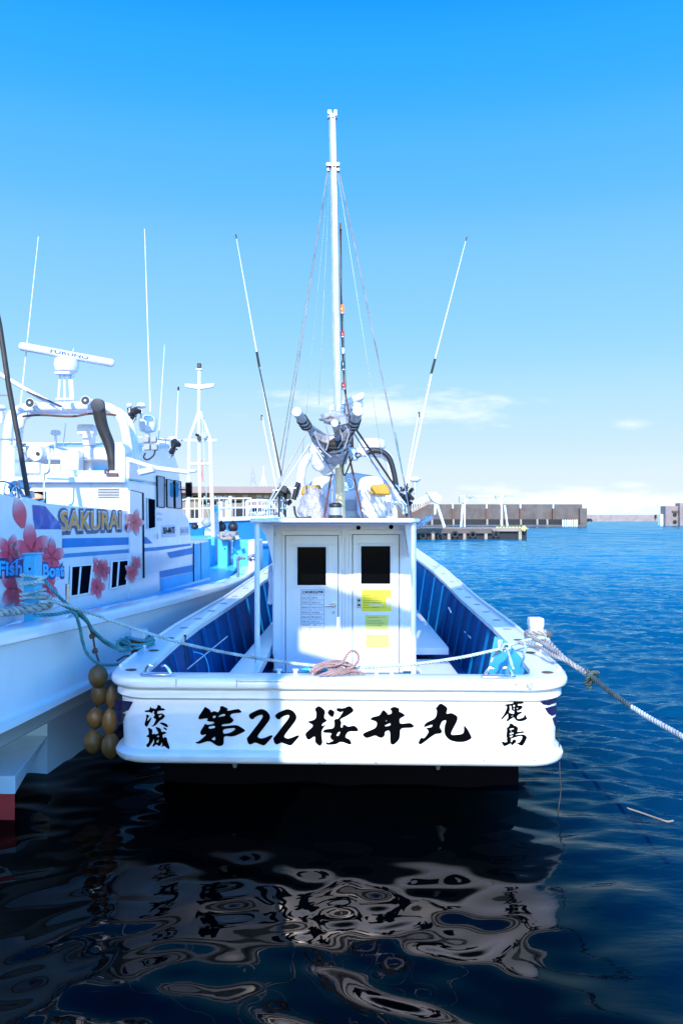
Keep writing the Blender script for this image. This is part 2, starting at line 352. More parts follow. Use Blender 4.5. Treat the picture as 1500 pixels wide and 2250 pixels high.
# reflected sky painted into the base colour, brighter outwards and with distance
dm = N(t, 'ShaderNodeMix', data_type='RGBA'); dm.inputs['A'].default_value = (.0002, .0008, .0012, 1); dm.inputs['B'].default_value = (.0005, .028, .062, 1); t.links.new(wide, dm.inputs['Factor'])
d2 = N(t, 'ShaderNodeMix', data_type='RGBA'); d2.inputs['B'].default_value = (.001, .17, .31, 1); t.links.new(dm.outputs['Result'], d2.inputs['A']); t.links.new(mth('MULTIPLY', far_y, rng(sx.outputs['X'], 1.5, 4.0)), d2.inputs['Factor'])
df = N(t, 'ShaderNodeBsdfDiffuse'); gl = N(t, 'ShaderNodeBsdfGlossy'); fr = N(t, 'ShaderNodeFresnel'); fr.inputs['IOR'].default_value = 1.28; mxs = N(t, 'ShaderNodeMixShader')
gt = N(t, 'ShaderNodeMix', data_type='RGBA'); gt.inputs['A'].default_value = (.52, .47, .46, 1); gt.inputs['B'].default_value = (.42, .74, .93, 1); t.links.new(wide, gt.inputs['Factor'])  # reflection tint painted by position: dull beside the hull, bluer in open water
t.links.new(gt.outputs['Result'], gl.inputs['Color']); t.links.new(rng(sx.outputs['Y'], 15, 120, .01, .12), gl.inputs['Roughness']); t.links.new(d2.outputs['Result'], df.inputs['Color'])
for n_ in (df, gl, fr): t.links.new(bp.outputs[0], n_.inputs['Normal'])
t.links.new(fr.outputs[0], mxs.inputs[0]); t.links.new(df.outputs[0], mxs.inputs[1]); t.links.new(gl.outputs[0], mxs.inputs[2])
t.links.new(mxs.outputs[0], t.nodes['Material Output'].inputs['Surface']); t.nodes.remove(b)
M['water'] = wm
# real wave surface: one sheet, finely divided where it is seen from close by
import numpy as np
def axis(a, b_, fine, g0, grow):
    out = [a]
    while out[-1] < b_:
        x = out[-1]; d = max(fine, (abs(x)-g0)*grow+fine if abs(x) > g0 else fine); out.append(x+d)
    return np.array(out)
ys = np.concatenate([[-600, -60, 0], axis(1.0, 900, .026, 7, .0055), [1500, 3000, 9000]])
xp = axis(0, 420, .032, 4, .011); xn = -axis(0, 60, .05, 4.5, .05)[1:][::-1]
xs = np.concatenate([[-6000, -800], xn, xp, [1200, 6000]])
XX, YY = np.meshgrid(xs, ys); ZZ = np.zeros_like(XX)
rg = np.random.RandomState(11)
sm = lambda v, a, c: (lambda q: q*q*(3-2*q))(np.clip((v-a)/(c-a), 0, 1))
openw = sm(XX-.12*np.maximum(YY-8, 0)*0+.25*np.maximum(YY-14, 0), .8, 2.7)*sm(YY, 2.6, 6.8)
fade = 1-sm(YY, 500, 800)
wx_ = XX+.25*np.sin(YY*.9+XX*.35)+.12*np.sin(YY*2.3-XX*.7); wy_ = YY+.22*np.sin(XX*.8+.5*YY)+.1*np.sin(XX*2.1+1)
for lam, slope, spread, n_ in ((2.6, .035, .35, 7), (1.2, .060, .40, 10), (.55, .15, .38, 16), (.27, .19, .42, 22), (.15, .12, .5, 18)):
    cell = np.maximum(.03, (np.abs(YY)-7)*.0058); 
    for _ in range(n_):
        l = lam*math.exp(rg.uniform(-.3, .3)); an = rg.normal(.12, spread); kx, ky = math.sin(an)*2*math.pi/l, math.cos(an)*2*math.pi/l
        s_ = slope*1.41/math.sqrt(n_); amp = s_*l/(2*math.pi); keep = np.clip((l/cell-1.6)/2, 0, 1)
        ZZ += openw*fade*keep*amp*np.sin(wx_*kx+wy_*ky+rg.uniform(0, 6.28))
# long waves keep the open water lively where the short ones are too fine for the sheet
for _ in range(16):
    l = rg.uniform(5, 11); an = rg.normal(.1, .5); kx, ky = math.sin(an)*2*math.pi/l, math.cos(an)*2*math.pi/l
    ZZ += sm(YY, 30, 120)*fade*.05*1.41/4*l/(2*math.pi)*np.sin(XX*kx+YY*ky+rg.uniform(0, 6.28))
calm = 1-.6*openw
for _ in range(22):
    l = rg.uniform(.22, .85); an = rg.uniform(-1.1, 1.1); kx, ky = math.sin(an)*2*math.pi/l, math.cos(an)*2*math.pi/l
    ZZ += calm*(1-sm(YY, 14, 30))*CALM*1.41/math.sqrt(22)*l/(2*math.pi)*np.sin((XX+.2*np.sin(YY*2.1))*kx+(YY+.15*np.sin(XX*1.7))*ky+rg.uniform(0, 6.28))
nv = XX.size; nr_, nc_ = XX.shape
me = bpy.data.meshes.new('water'); me.vertices.add(nv); me.vertices.foreach_set('co', np.stack([XX, YY, ZZ], -1).astype(np.float32).ravel())
idx = np.arange(nv).reshape(nr_, nc_); quads = np.stack([idx[:-1, :-1], idx[:-1, 1:], idx[1:, 1:], idx[1:, :-1]], -1).reshape(-1, 4)
me.loops.add(quads.size); me.loops.foreach_set('vertex_index', quads.ravel().astype(np.int32)); me.polygons.add(len(quads))
me.polygons.foreach_set('loop_start', (np.arange(len(quads))*4).astype(np.int32)); me.polygons.foreach_set('use_smooth', np.ones(len(quads), dtype=bool)); me.update(); me.validate()
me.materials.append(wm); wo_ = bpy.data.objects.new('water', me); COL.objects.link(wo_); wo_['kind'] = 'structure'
print('water verts', nv)
q = nb(); box(q, -40, 40, -30, 1.3, -2, .55)
struct('quay', q, 'conc')
# unseen panels added behind the camera, cut to throw the shade on the boats
sh = thing('sun_blocker', 'unseen grey panels added behind the viewer to shade the boats', 'building', (0, -1.4, .55))
YS = -1.4
def SH(px, py, Y):
    """where the sun ray through a shaded or lit spot crosses the blocker plane"""
    p = P(px, py, Y); tt_ = (Y-YS)/(-sd.y); q_ = p+sd*tt_; return Vector((q_.x, YS, q_.z))
e0, e1 = SH(618, 1700, 5.75), SH(618, 1478, 5.72); c0, c1, c2, c3 = SH(745, 1454, 8.9), SH(658, 1430, 8.9), SH(658, 1377, 8.9), SH(660, 1262, 8.9)
top = SH(600, 1180, 8.9).z
zs = max(e0.z, e1.z)+.30
k = nb(); prism(k, [(-14, YS, zs), (e0.x, YS, zs), (e0.x, YS, c0.z-.25), c0, c1, c2, c3, (c3.x, YS, top), (-14, YS, top)], (0, -.06, 0)); obj('wall', k, 'blocker', sh)  # added panel, edge cut to the shade line on stern and wheelhouse
k = nb(); zz = .55; i_ = 0
while zz < zs:
    gap = .007+.010*max(0, math.sin(i_*.55))+.006*max(0, math.sin(i_*.23+1)); h_ = .042  # gaps sized to let a little sun through onto the shaded stern
    prism(k, [(-14, YS, zz), (e0.x, YS, zz), (e0.x, YS, min(zz+h_, zs-.001)), (-14, YS, min(zz+h_, zs-.001))], (0, -.012, 0)); zz += h_+gap; i_ += 1
obj('slatted_blocker', k, 'blocker', sh)
obj('post', bx(e0.x-.1, e0.x-.02, YS-.1, YS-.013, .55, zs), 'blocker', sh)
b0, b1, b2, b3 = SH(658, 1376.5, 8.9), SH(912, 1376.5, 8.9), SH(912, 1342, 8.9), SH(700, 1282, 8.9)
k = nb(); prism(k, [b0, b1, b2, b3, (c3.x, YS, b3.z)], (0, -.05, 0)); obj('blocker_bar', k, 'blocker', sh)
g0 = SH(1070, 1375, 7.8); gx = b1.x+.02
k = nb(); prism(k, [(gx, YS, g0.z), (.50, YS, g0.z), (.50, YS, 9.2), (gx+.9, YS, 9.3), (gx, YS, SH(905, 1150, 8.9).z)], (0, -.06, 0)); obj('blocker_panel', k, 'blocker', sh)  # added panel shading the forward part of the right gunwale
# ================================================================== MAIN BOAT
BO = Vector((-.035, 5.79, 0)); BH = R(1.9)
FB = thing('fishing_boat', 'white fishing boat seen from its stern with black brush lettering, tall mast and furled sail', 'boat', BO, -BH)
cb_, sb_ = math.cos(BH), math.sin(BH)
def B(u, v, z): return Vector((BO.x+u*cb_+v*sb_, BO.y-u*sb_+v*cb_, z))
def interp(tab, x):
    if x <= tab[0][0]: return tab[0][1]
    for (a, ya), (c, yc) in zip(tab, tab[1:]):
        if x <= c:
            s = (x-a)/(c-a); return ya+(yc-ya)*s
    return tab[-1][1]
HALF = [(0, 1.575), (.4, 1.59), (2, 1.575), (4.3, 1.545), (6.3, 1.50), (7.3, 1.42), (8.5, 1.30), (10.3, 1.05), (12.3, .58), (13.6, .2), (14.1, .04)]
SHEER = [(0, .985), (.5, 1.01), (1.2, 1.055), (2.1, 1.085), (4.5, 1.115), (6.5, 1.20), (7.3, 1.28), (8.5, 1.37), (10.3, 1.55), (12.3, 1.85), (14.1, 2.1)]
rc = .24
side = []
v_ = 14.1
while v_ > rc+.05: side.append((interp(HALF, v_), v_)); v_ -= .3
arc = [(HALF[0][1]-rc+rc*math.cos(a), rc-rc*math.sin(a)) for a in [R(x) for x in range(0, 91, 10)]]
right = side+arc
mid = [(x, 0) for x in (1.0, .6, .2, -.2, -.6, -1.0)]
path = right+mid+[(-x, y) for x, y in reversed(right)]
def normals(pt):
    out = []
    for i in range(len(pt)):
        a = Vector(pt[max(i-1, 0)]); c = Vector(pt[min(i+1, len(pt)-1)]); d = (c-a).normalized(); out.append(Vector((-d.y, d.x)))
    return out
# walking bow -> stern along starboard, outward normal is to the left of travel rotated: check sign
nr = normals(path)
if nr[5].x < 0: nr = [-n for n in nr]
def loft(rows, u_range=None, closed=False):
    """rows: functions (i, u, v, n) -> (offset, z)"""
    bm = nb(); g = []
    for row in rows:
        ring = []
        for i, ((u, v), n) in enumerate(zip(path, nr)):
            off, z = row(v)
            uu = u+n.x*off; vv = v+n.y*off
            if (u > 0 and uu < 0) or (u < 0 and uu > 0): uu = 0
            ring.append(bm.verts.new(B(uu, vv, z)))
        g.append(ring)
    for a, c in zip(g, g[1:]):
        for j in range(len(a)-1): bm.faces.new((a[j], a[j+1], c[j+1], c[j]))
    if closed:
        a, c = g[-1], g[0]
        for j in range(len(a)-1): bm.faces.new((a[j], a[j+1], c[j+1], c[j]))
    return bm
sh_ = lambda v: interp(SHEER, v)
rise = lambda v: max(0, v-9)*.09
CAPW = .185
cap = loft([lambda v: (-CAPW, sh_(v)-.045), lambda v: (-CAPW, sh_(v)-.004), lambda v: (-CAPW+.01, sh_(v)), lambda v: (.045, sh_(v)), lambda v: (.068, sh_(v)-.012), lambda v: (.075, sh_(v)-.03),
            lambda v: (.075, sh_(v)-.055), lambda v: (.062, sh_(v)-.072), lambda v: (.035, sh_(v)-.074), lambda v: (-.05, sh_(v)-.05)], closed=True)
gun = obj('gunwale', cap, 'gel', FB, smooth=50)
hull = loft([lambda v: (.030, sh_(v)-.072), lambda v: (.034, sh_(v)-.14), lambda v: (.018, sh_(v)-.152), lambda v: (.0, sh_(v)-.158), lambda v: (-.012, .484+rise(v)), lambda v: (-.006, .472+rise(v)),
             lambda v: (.028, .458+rise(v)), lambda v: (.045, .438+rise(v)), lambda v: (.042, .41+rise(v)), lambda v: (.02, .385+rise(v)), lambda v: (-.02, .372+rise(v)), lambda v: (-.35, .352+rise(v))])
obj('hull', hull, 'gel', FB, smooth=40)
# inner skin
liner = loft([lambda v: (-CAPW+.02, sh_(v)-.04), lambda v: (-.2, sh_(v)-.2), lambda v: (-.3, .44)])
obj('bulwark_liner', liner, 'blue', FB, smooth=60)
# underbody, set in from the stern
ub = nb(); st = [(.75, 1.40), (3, 1.42), (7, 1.3), (10, .9), (12, .4), (13.2, .05)]
rings = []
for v, h in st:
    rings.append([ub.verts.new(B(x, v, z)) for x, z in ((-h, .40+rise(v)), (-h, .0), (-h*.7, -.5), (h*.7, -.5), (h, .0), (h, .40+rise(v)))])
for a, c in zip(rings, rings[1:]):
    for j in range(5): ub.faces.new((a[j], a[j+1], c[j+1], c[j]))
ub.faces.new(rings[0][::-1]); ub.faces.new(rings[-1])
obj('underbody', ub, 'darkred', FB, smooth=0)
for u in (-.78, .74):
    k = nb(); lathe(k, B(u, .4, .36), (0, 0, -1), [(.02, 0), (.02, .06), (.032, .065), (.012, .13)], 10); obj('drain_fitting', k, 'galv', FB)
dk = nb(); prism(dk, [B(-1.35, .12, .4), B(1.35, .12, .4), B(1.38, 5, .4), B(1.15, 8, .4), B(.8, 10.5, .4), B(-.8, 10.5, .4), B(-1.15, 8, .4), B(-1.38, 5, .4)], (0, 0, .05))
obj('deck', dk, 'blue', FB)
# bow deck
dk = nb(); prism(dk, [B(-.98, 10.2, 1.42), B(.98, 10.2, 1.42), B(.5, 12.3, 1.7), B(.05, 13.8, 1.95), B(-.05, 13.8, 1.95), B(-.5, 12.3, 1.7)], (0, 0, .03))
obj('foredeck', dk, 'paint', FB)
# ribs
for s in (-1, 1):
    for v in [.35, .95, 1.55, 2.15, 2.75, 3.4, 4.05, 4.75, 5.45, 6.2, 7.0, 7.9, 8.9]:
        h = interp(HALF, v); z1 = sh_(v)-.045; k = nb()
        a0 = B(s*(h-CAPW-.005), v, z1); a1 = B(s*(h-CAPW-.03), v, z1); b0 = B(s*(h-.31), v, .45); b1 = B(s*(h-.335), v, .45)
        prism(k, [a0, a1, b1, b0], B(0, .035, 0)-B(0, 0, 0)); obj('rib', k, 'rib', FB)
# drain slots on the cap
for s in (-1, 1):
    for v in [.2, .85, 1.35, 1.9, 2.5, 3.15, 3.85, 4.6, 5.4, 6.2, 7.0, 7.8]:
        h = interp(HALF, v)-.075; z = sh_(v); k = nb(); ring = []
        dz = (sh_(v+.1)-sh_(v-.1))/.2
        for a in range(14):
            th = 2*math.pi*a/14; dv = math.sin(th)*.035
            ring.append(B(s*h+math.cos(th)*.042, v+dv, z+dv*dz+.0015))
        prism(k, ring, (0, 0, .002)); obj('slot_ring', k, 'greyp' if v > 1.6 else 'rust', FB)
# toe rail strip along both caps
for s in (-1, 1):
    pts = [B(s*(interp(HALF, v)+.03), v, sh_(v)+.012) for v in [.95+i*.35 for i in range(34)]]
    obj('toe_rail', tube(pts, .014, 6), 'gel', FB)
    pts = [B(s*(interp(HALF, v)+.03), v, sh_(v)+.010) for v in (.3, .5, .7)]
    obj('toe_rail', tube(pts, .013, 6), 'gel', FB)
# seams across the transom cap (rebated joints)
def seam(px, z0, z1, w=.004, off=-.0785):
    u = (px-CX)/F*5.72-BO.x; c = B(u, off, (z0+z1)/2); k = nb(); obox(k, c, (w/2, 0, 0), (0, .003, 0), (0, 0, (z1-z0)/2)); return k
for px in (386, 520, 730, 898, 946, 1084): obj('cap_seam', seam(px, .932, .985), 'greyp', FB)
for px in (713,): obj('cap_seam', seam(px, .392, .455, .003, -.0475), 'greyp', FB)
lip = nb()
for a, c in ((520, 730), (735, 898), (946, 1084)):
    ua = (a-CX)/F*5.72-BO.x; uc = (c-CX)/F*5.72-BO.x
    obox(lip, B((ua+uc)/2, -.073, .978), ((uc-ua)/2-.01, 0, 0), (0, .008, 0), (0, 0, .006))
obj('cap_lip', lip, 'gel', FB, bevel=.003)
for px, py in ((702, 1676), (826, 1674), (944, 1671), (1062, 1668), (1118, 1668), (1170, 1666), (275, 1673), (374, 1678)):
    p = P(px, py, 5.745); o = obj('screw_head', lt(B(p.x-BO.x, -.040, p.z), (0, -1, 0), [(.006, 0), (.007, .006), (.003, .009)], 8), 'galv', FB)
obj('hose_stub', lt(B(1.33, -.06, .955), (0, -1, 0), [(.025, 0), (.028, .012), (.018, .02), (.02, .03)], 10), 'galv', FB)
obj('screw_head', lt(B(1.235, -.07, .962), (0, -1, 0), [(.010, 0), (.010, .008)], 10), 'greyp', FB)
# --- brush lettering on the transom
def TP(x, y, lift=.0035):
    """source pixel -> transom face"""
    Y = 5.79
    for _ in range(4):
        p = P(x, y, Y); d = p-BO; u = d.x*cb_-d.y*sb_
        vf = -0.004
        if abs(u) > HALF[0][1]-rc-.008:
            e = min(abs(u)-(HALF[0][1]-rc), rc*.9999); vf = rc-math.sqrt(max(rc*rc-e*e, 0))
        zf = max(0, min(1, (p.z-.52)/(.83-.52))); vf += .012*(1-zf)
        Y = B(u, vf-lift, 0).y
    return P(x, y, Y)
def brush(name, loops, ox, oy, k, parent=FB, m='ink', sm=2, sub=None):
    me = shapes([chaikin([(ox+x/k, oy+y/k) for x, y in lp], sm) for lp in loops], TP, sub)
    return obj(name, me, m, parent, smooth=0)
K1 = 1500/140; K2 = 1500/90
two = [(175,400),(215,345),(420,250),(500,245),(600,290),(670,380),(680,460),(650,530),(370,890),(420,925),(480,940),(560,920),(700,860),(735,865),(745,890),(570,1090),(520,1105),(470,1090),(330,1030),(270,1060),(210,1085),(155,1050),(130,930),(150,915),(490,470),(510,400),(480,380),(400,400),(320,440),(290,485),(240,490),(195,450)]
brush('ship_name', [[(325,185),(455,265),(460,325),(555,290),(640,330),(690,230),(675,195),(735,168),(870,235),(840,295),(1080,245),(1130,245),(1210,330),(960,350),(910,415),(1015,505),(940,585),(720,610),(725,655),(1040,620),(1120,640),(1285,745),(1240,790),(990,900),(770,875),(770,1060),(740,1100),(660,1125),(590,1100),(430,990),(180,1075),(85,1030),(180,1010),(385,830),(240,870),(205,790),(300,640),(330,585),(380,620),(545,590),(540,545),(440,545),(365,520),(400,480),(370,460),(190,495),(165,440),(290,250)],
    [(510,410),(580,400),(575,450),(515,465)], [(610,440),(730,365),(810,365),(800,405)], [(410,660),(560,635),(565,690),(420,715)], [(745,725),(1000,690),(1055,715),(920,805),(760,835)], [(470,960),(570,885),(570,990)]], 420, 1535, K1)
brush('ship_name', [two], 530, 1535, K1); brush('ship_name', [[(x+622, y) for x, y in two]], 530, 1535, K1)
brush('ship_name', [[(420,170),(480,195),(590,290),(545,455),(640,515),(510,590),(500,655),(605,600),(495,745),(500,900),(520,1050),(455,1130),(340,1030),(345,870),(200,975),(150,950),(110,850),(130,800),(325,630),(145,545),(360,490),(375,330),(330,245)],
    [(690,240),(790,290),(800,340),(765,435),(720,430),(625,340)],
    [(860,215),(1000,235),(1165,160),(1270,285),(1100,400),(920,490),(965,550),(940,680),(990,680),(995,620),(1040,610),(1120,665),(1250,630),(1320,670),(1365,740),(1335,775),(1120,765),(1040,910),(1160,960),(1205,1050),(1170,1090),(950,1005),(830,1080),(620,1090),(590,1050),(615,1010),(650,1050),(790,980),(730,970),(690,890),(745,810),(515,800),(560,725),(790,700),(800,570),(785,510),(830,475),(890,480),(1020,285),(940,325),(840,280)],
    [(885,790),(945,775),(890,885),(840,870)]], 660, 1535, K1)
brush('ship_name', [[(655,250),(760,345),(765,375),(860,355),(855,280),(810,250),(900,185),(1010,215),(1040,250),(1030,315),(1070,315),(1190,395),(1040,470),(1050,600),(1300,565),(1385,640),(1365,685),(1060,690),(1055,870),(1030,970),(930,1070),(870,1090),(820,1050),(820,740),(700,770),(695,880),(620,930),(540,905),(475,860),(265,940),(170,860),(215,800),(495,690),(520,545),(340,490),(410,430),(575,400)],
    [(700,655),(695,630),(830,570),(830,635)], [(720,520),(750,510),(725,545)]], 780, 1535, K1)
brush('ship_name', [[(610,95),(790,215),(740,365),(880,330),(1050,440),(855,810),(880,860),(1100,840),(1165,800),(1160,610),(1260,730),(1350,910),(1330,950),(1180,1020),(1000,1025),(830,980),(730,880),(700,770),(710,640),(760,500),(650,525),(590,670),(655,765),(620,825),(480,830),(160,1080),(110,1075),(90,1030),(155,910),(205,935),(250,915),(345,770),(265,690),(405,675),(435,600),(205,685),(260,570),(500,465),(535,280),(490,240)]], 910, 1535, K1)
brush('home_port', [[(300,460),(320,430),(470,420),(490,350),(520,290),(580,370),(620,340),(680,390),(760,330),(770,240),(830,230),(915,300),(890,350),(990,350),(1060,410),(1040,430),(810,445),(760,490),(780,570),(900,540),(960,545),(1060,640),(950,760),(860,800),(730,960),(600,1035),(545,990),(620,980),(730,740),(660,735),(615,680),(680,600),(630,545),(660,470),(620,450),(570,545),(490,490),(345,495)], [(800,640),(900,590),(950,590),(860,700)],
    [(350,600),(400,580),(485,640),(430,690),(385,840),(540,690),(570,700),(410,1010),(360,1040),(290,950),(370,680)], [(840,895),(900,870),(1020,885),(1120,940),(1165,1020),(1140,1050),(1060,1030)]], 300, 1535, K2)
brush('home_port', [[(455,1140),(595,1220),(570,1400),(650,1370),(720,1390),(820,1350),(700,1150),(720,1115),(850,1160),(905,1210),(915,1310),(1030,1285),(1115,1350),(940,1410),(990,1550),(1040,1475),(1125,1540),(1125,1620),(1230,1890),(1180,1950),(1010,1800),(900,1880),(950,1770),(930,1680),(890,1790),(820,1830),(730,1750),(605,1860),(585,1810),(650,1690),(640,1560),(600,1660),(430,1900),(340,1790),(460,1680),(470,1510),(340,1470),(460,1390),(440,1230),(410,1190)],
    [(740,1480),(800,1430),(850,1470),(790,1500)], [(740,1640),(830,1570),(800,1690),(735,1700)], [(960,1150),(1050,1140),(1130,1200),(1100,1250)]], 300, 1530, K2)
brush('home_port', [[(640,190),(720,185),(850,260),(860,290),(1000,250),(1090,320),(1000,355),(860,360),(860,430),(990,415),(1060,480),(920,600),(820,610),(870,670),(980,630),(1030,680),(860,770),(830,850),(860,920),(1090,860),(1105,710),(1180,840),(1215,910),(1080,980),(920,1000),(800,960),(740,880),(720,840),(590,920),(480,1015),(440,940),(510,900),(510,720),(480,730),(320,900),(270,950),(240,910),(380,720),(470,500),(460,430),(380,415),(390,385),(700,340),(710,300),(650,230)],
    [(550,430),(630,420),(640,600),(700,610),(740,620),(720,740),(590,700),(530,670),(580,550)], [(680,400),(770,390),(750,480),(700,470)], [(700,530),(740,500),(740,570),(710,570)], [(810,530),(850,495),(880,520),(840,555)], [(610,810),(700,780),(700,800),(630,830)]], 1085, 1525, K2)
brush('home_port', [[(590,1060),(715,1120),(720,1150),(790,1160),(890,1250),(830,1400),(1060,1350),(1125,1410),(850,1450),(740,1510),(1040,1470),(1150,1510),(1215,1590),(1060,1880),(980,1895),(800,1790),(770,1780),(650,1890),(620,1850),(610,1800),(400,1915),(340,1900),(270,1770),(300,1725),(380,1770),(490,1750),(450,1670),(480,1620),(440,1550),(470,1300),(450,1230),(530,1200),(560,1110)],
    [(555,1270),(720,1240),(715,1290),(560,1310)], [(560,1350),(640,1330),(640,1370)], [(560,1430),(700,1395),(715,1450),(570,1490)], [(560,1540),(700,1500),(640,1580),(570,1580)], [(590,1640),(970,1520),(1045,1560),(950,1750),(860,1800),(790,1770),(815,1700),(740,1655),(690,1670),(640,1760),(600,1750),(620,1680)]], 1085, 1525, K2)
# navy wing feathers wrapped round both stern corners
def feather(lp, name='feather_emblem'):
    return obj(name, shapes([lp], lambda x, y: TP(x, y, .004), (14, 1)), 'navy', FB, smooth=0)
feather([(252, 1537), (293, 1542), (283, 1560), (272, 1565), (256, 1562)]); feather([(256, 1567), (277, 1568), (270, 1582), (262, 1588), (257, 1582)]); feather([(257, 1590), (262, 1590), (260, 1600), (257, 1606)])
feather([(1177, 1530), (1222, 1524), (1223, 1543), (1205, 1550), (1193, 1548), (1184, 1540)]); feather([(1196, 1556), (1222, 1549), (1223, 1568), (1212, 1573), (1204, 1568)]); feather([(1213, 1578), (1222, 1573), (1223, 1590), (1219, 1596)])

# cleats on the transom cap
def cleat(u, v, z):
    c = obj('cleat', (lambda k: (obox(k, B(u, v, z+.008), (.12, 0, 0), (0, .022, 0), (0, 0, .008)), k)[1])(nb()), 'steel', FB, bevel=.006)
    for s in (-1, 1):
        pts = [B(u+s*x, v, z+h) for x, h in ((.055, .015), (.062, .05), (.045, .075), (.02, .082), (.055, .088), (.085, .062), (.105, .03), (.115, .016))] if False else [B(u+s*x, v, z+h) for x, h in ((.095, .014), (.078, .05), (.055, .072), (.03, .066))]
        obj('cleat_horn', tube(pts, .013, 8, 5, r2=.008), 'steel', c)
cleat(-1.27, .02, .99); cleat(1.13, .02, .99)
for u in (-.42, -.30, -.18, .28, .39):
    obj('deck_knob', lt(B(u, .15, .985), (0, 0, 1), [(.014, 0), (.014, .022), (.024, .026), (.024, .034)], 14), 'white', FB)
# bitts
def bitt(px, ptop, pbot, Y, w, m, capm, rz=0):
    a = P(px, ptop, Y); c = P(px, pbot, Y)
    k = nb(); obox(k, (a.x, Y, (a.z+c.z)/2), (w, 0, 0), (0, w, 0), (0, 0, (a.z-c.z)/2-.02)); o = obj('bitt', k, m, FB, bevel=.012)
    k = nb(); obox(k, (a.x, Y, a.z-.02), (w*1.12, 0, 0), (0, w*1.12, 0), (0, 0, .04)); obj('bitt_cap', k, capm, o, bevel=.014)
    return o
bitt(1176, 1362, 1424, 6.75, .052, 'gel', 'white')
bitt(306, 1388, 1446, 6.9, .055, 'rust', 'greyb')
# side boxes and platforms
obj('side_platform', bx(.78, 1.15, 8.86, 13, .64, .72), 'gel', FB, bevel=.01)
obj('side_step', bx(.77, 1.13, 7.3, 8.84, .46, .60), 'gel', FB, bevel=.01)
obj('side_platform', (lambda k: (prism(k, [(-1.02, 7.4, .62), (-.76, 7.4, .62), (-.76, 12, .62), (-.92, 12, .62)], (0, 0, .09)), k)[1])(nb()), 'gel', FB, bevel=.01)
# small struts and loose fittings inside the bulwarks
for a, c in (((985, 1335), (990, 1345)), ((1020, 1388), (1052, 1420))):
    obj('brace', tube([P(*a, 9.3), P(*c, 8.7)], .008, 6), 'white', FB)
obj('sunlit_patch', (lambda k: (prism(k, [P(1086, 1398, 7.0), P(1112, 1408, 6.7), P(1165, 1468, 6.2), P(1072, 1468, 6.95)], (0.03, .03, -.15)), k)[1])(nb()), mat('sunlit_turquoise', (.08, .72, .85), .5), FB)  # sunlight on the bulwark's inner corner, painted as a bright panel
obj('hinge', (lambda k: (obox(k, P(1097, 1417, 6.75), (.02, 0, 0), (0, .012, 0), (0, 0, .045)), k)[1])(nb()), 'galv', FB)
obj('chain', rope_bm([P(407, 1395, 7.3), P(404, 1425, 7.3), P(408, 1450, 7.25), P(402, 1478, 7.2)], .013, 5, pitch=.05), 'soot', FB)
obj('cable', tube([P(425, 1432, 7.2), P(448, 1440, 7.2), P(458, 1465, 7.2), P(460, 1490, 7.2)], .006, 6, 5), 'cyan', FB)
obj('cable', tube([P(412, 1470, 7.1), P(500, 1398, 8.3)], .005, 6), 'white', FB)

# ---------------------------------------------------------------- wheelhouse
WY = 8.9; wx0 = (598-CX)/F*WY; wx1 = (905-CX)/F*WY
k = nb(); box(k, wx0, wx1, WY, 11.2, .45, 2.055)
wh = obj('wheelhouse', k, 'gel', FB, bevel=.02)
ROY = 7.92; rx0 = (549-CX)/F*ROY; rx1 = (921-CX)/F*ROY
obj('roof', bx(rx0, rx1, ROY, 11.5, 2.062, 2.106), 'gel', FB, bevel=.014)
k = nb(); box(k, (575-CX)/F*8.1, (898-CX)/F*8.1, 8.1, WY, 2.042, 2.060); obj('roof_lining', k, 'gel', FB, bevel=.01)
for s, px in ((-1, [(566, 1149), (600, 1149), (600, 1260), (598, 1235), (592, 1205), (582, 1175)]), (1, [(912, 1149), (884, 1149), (890, 1250), (893, 1235), (900, 1200), (906, 1172)])):
    k = nb(); pts = [P(x, y, 8.62) for x, y in px]
    if s == 1: pts = [P(x, y, 8.62) for x, y in [(914, 1149), (888, 1149), (899, 1225), (902, 1215), (905, 1195), (909, 1170)]]
    prism(k, pts, (0, .24, 0)); obj('roof_bracket', k, 'gel', FB, smooth=50)
for px in (565, 908):
    x = (px-CX)/F*8.0; z0 = .70 if px < 700 else .60
    obj('awning_post', tube([(x, 8.0, z0), (x, 8.0, 2.064)], .026, 16), 'gel', FB)
def panel(name, a, c, Y, m, parent, th=.012, bevel=.004):
    """upright panel whose face stands at Y, from source pixel a (top left) to c (bottom right)"""
    p = P(*a, Y); q = P(*c, Y); return obj(name, bx(p.x, q.x, Y, Y+th, q.z, p.z), m, parent, bevel=bevel)
def slab(k, a, c, Y, th):
    p = P(*a, Y); q = P(*c, Y); box(k, p.x, q.x, Y, Y+th, q.z, p.z)
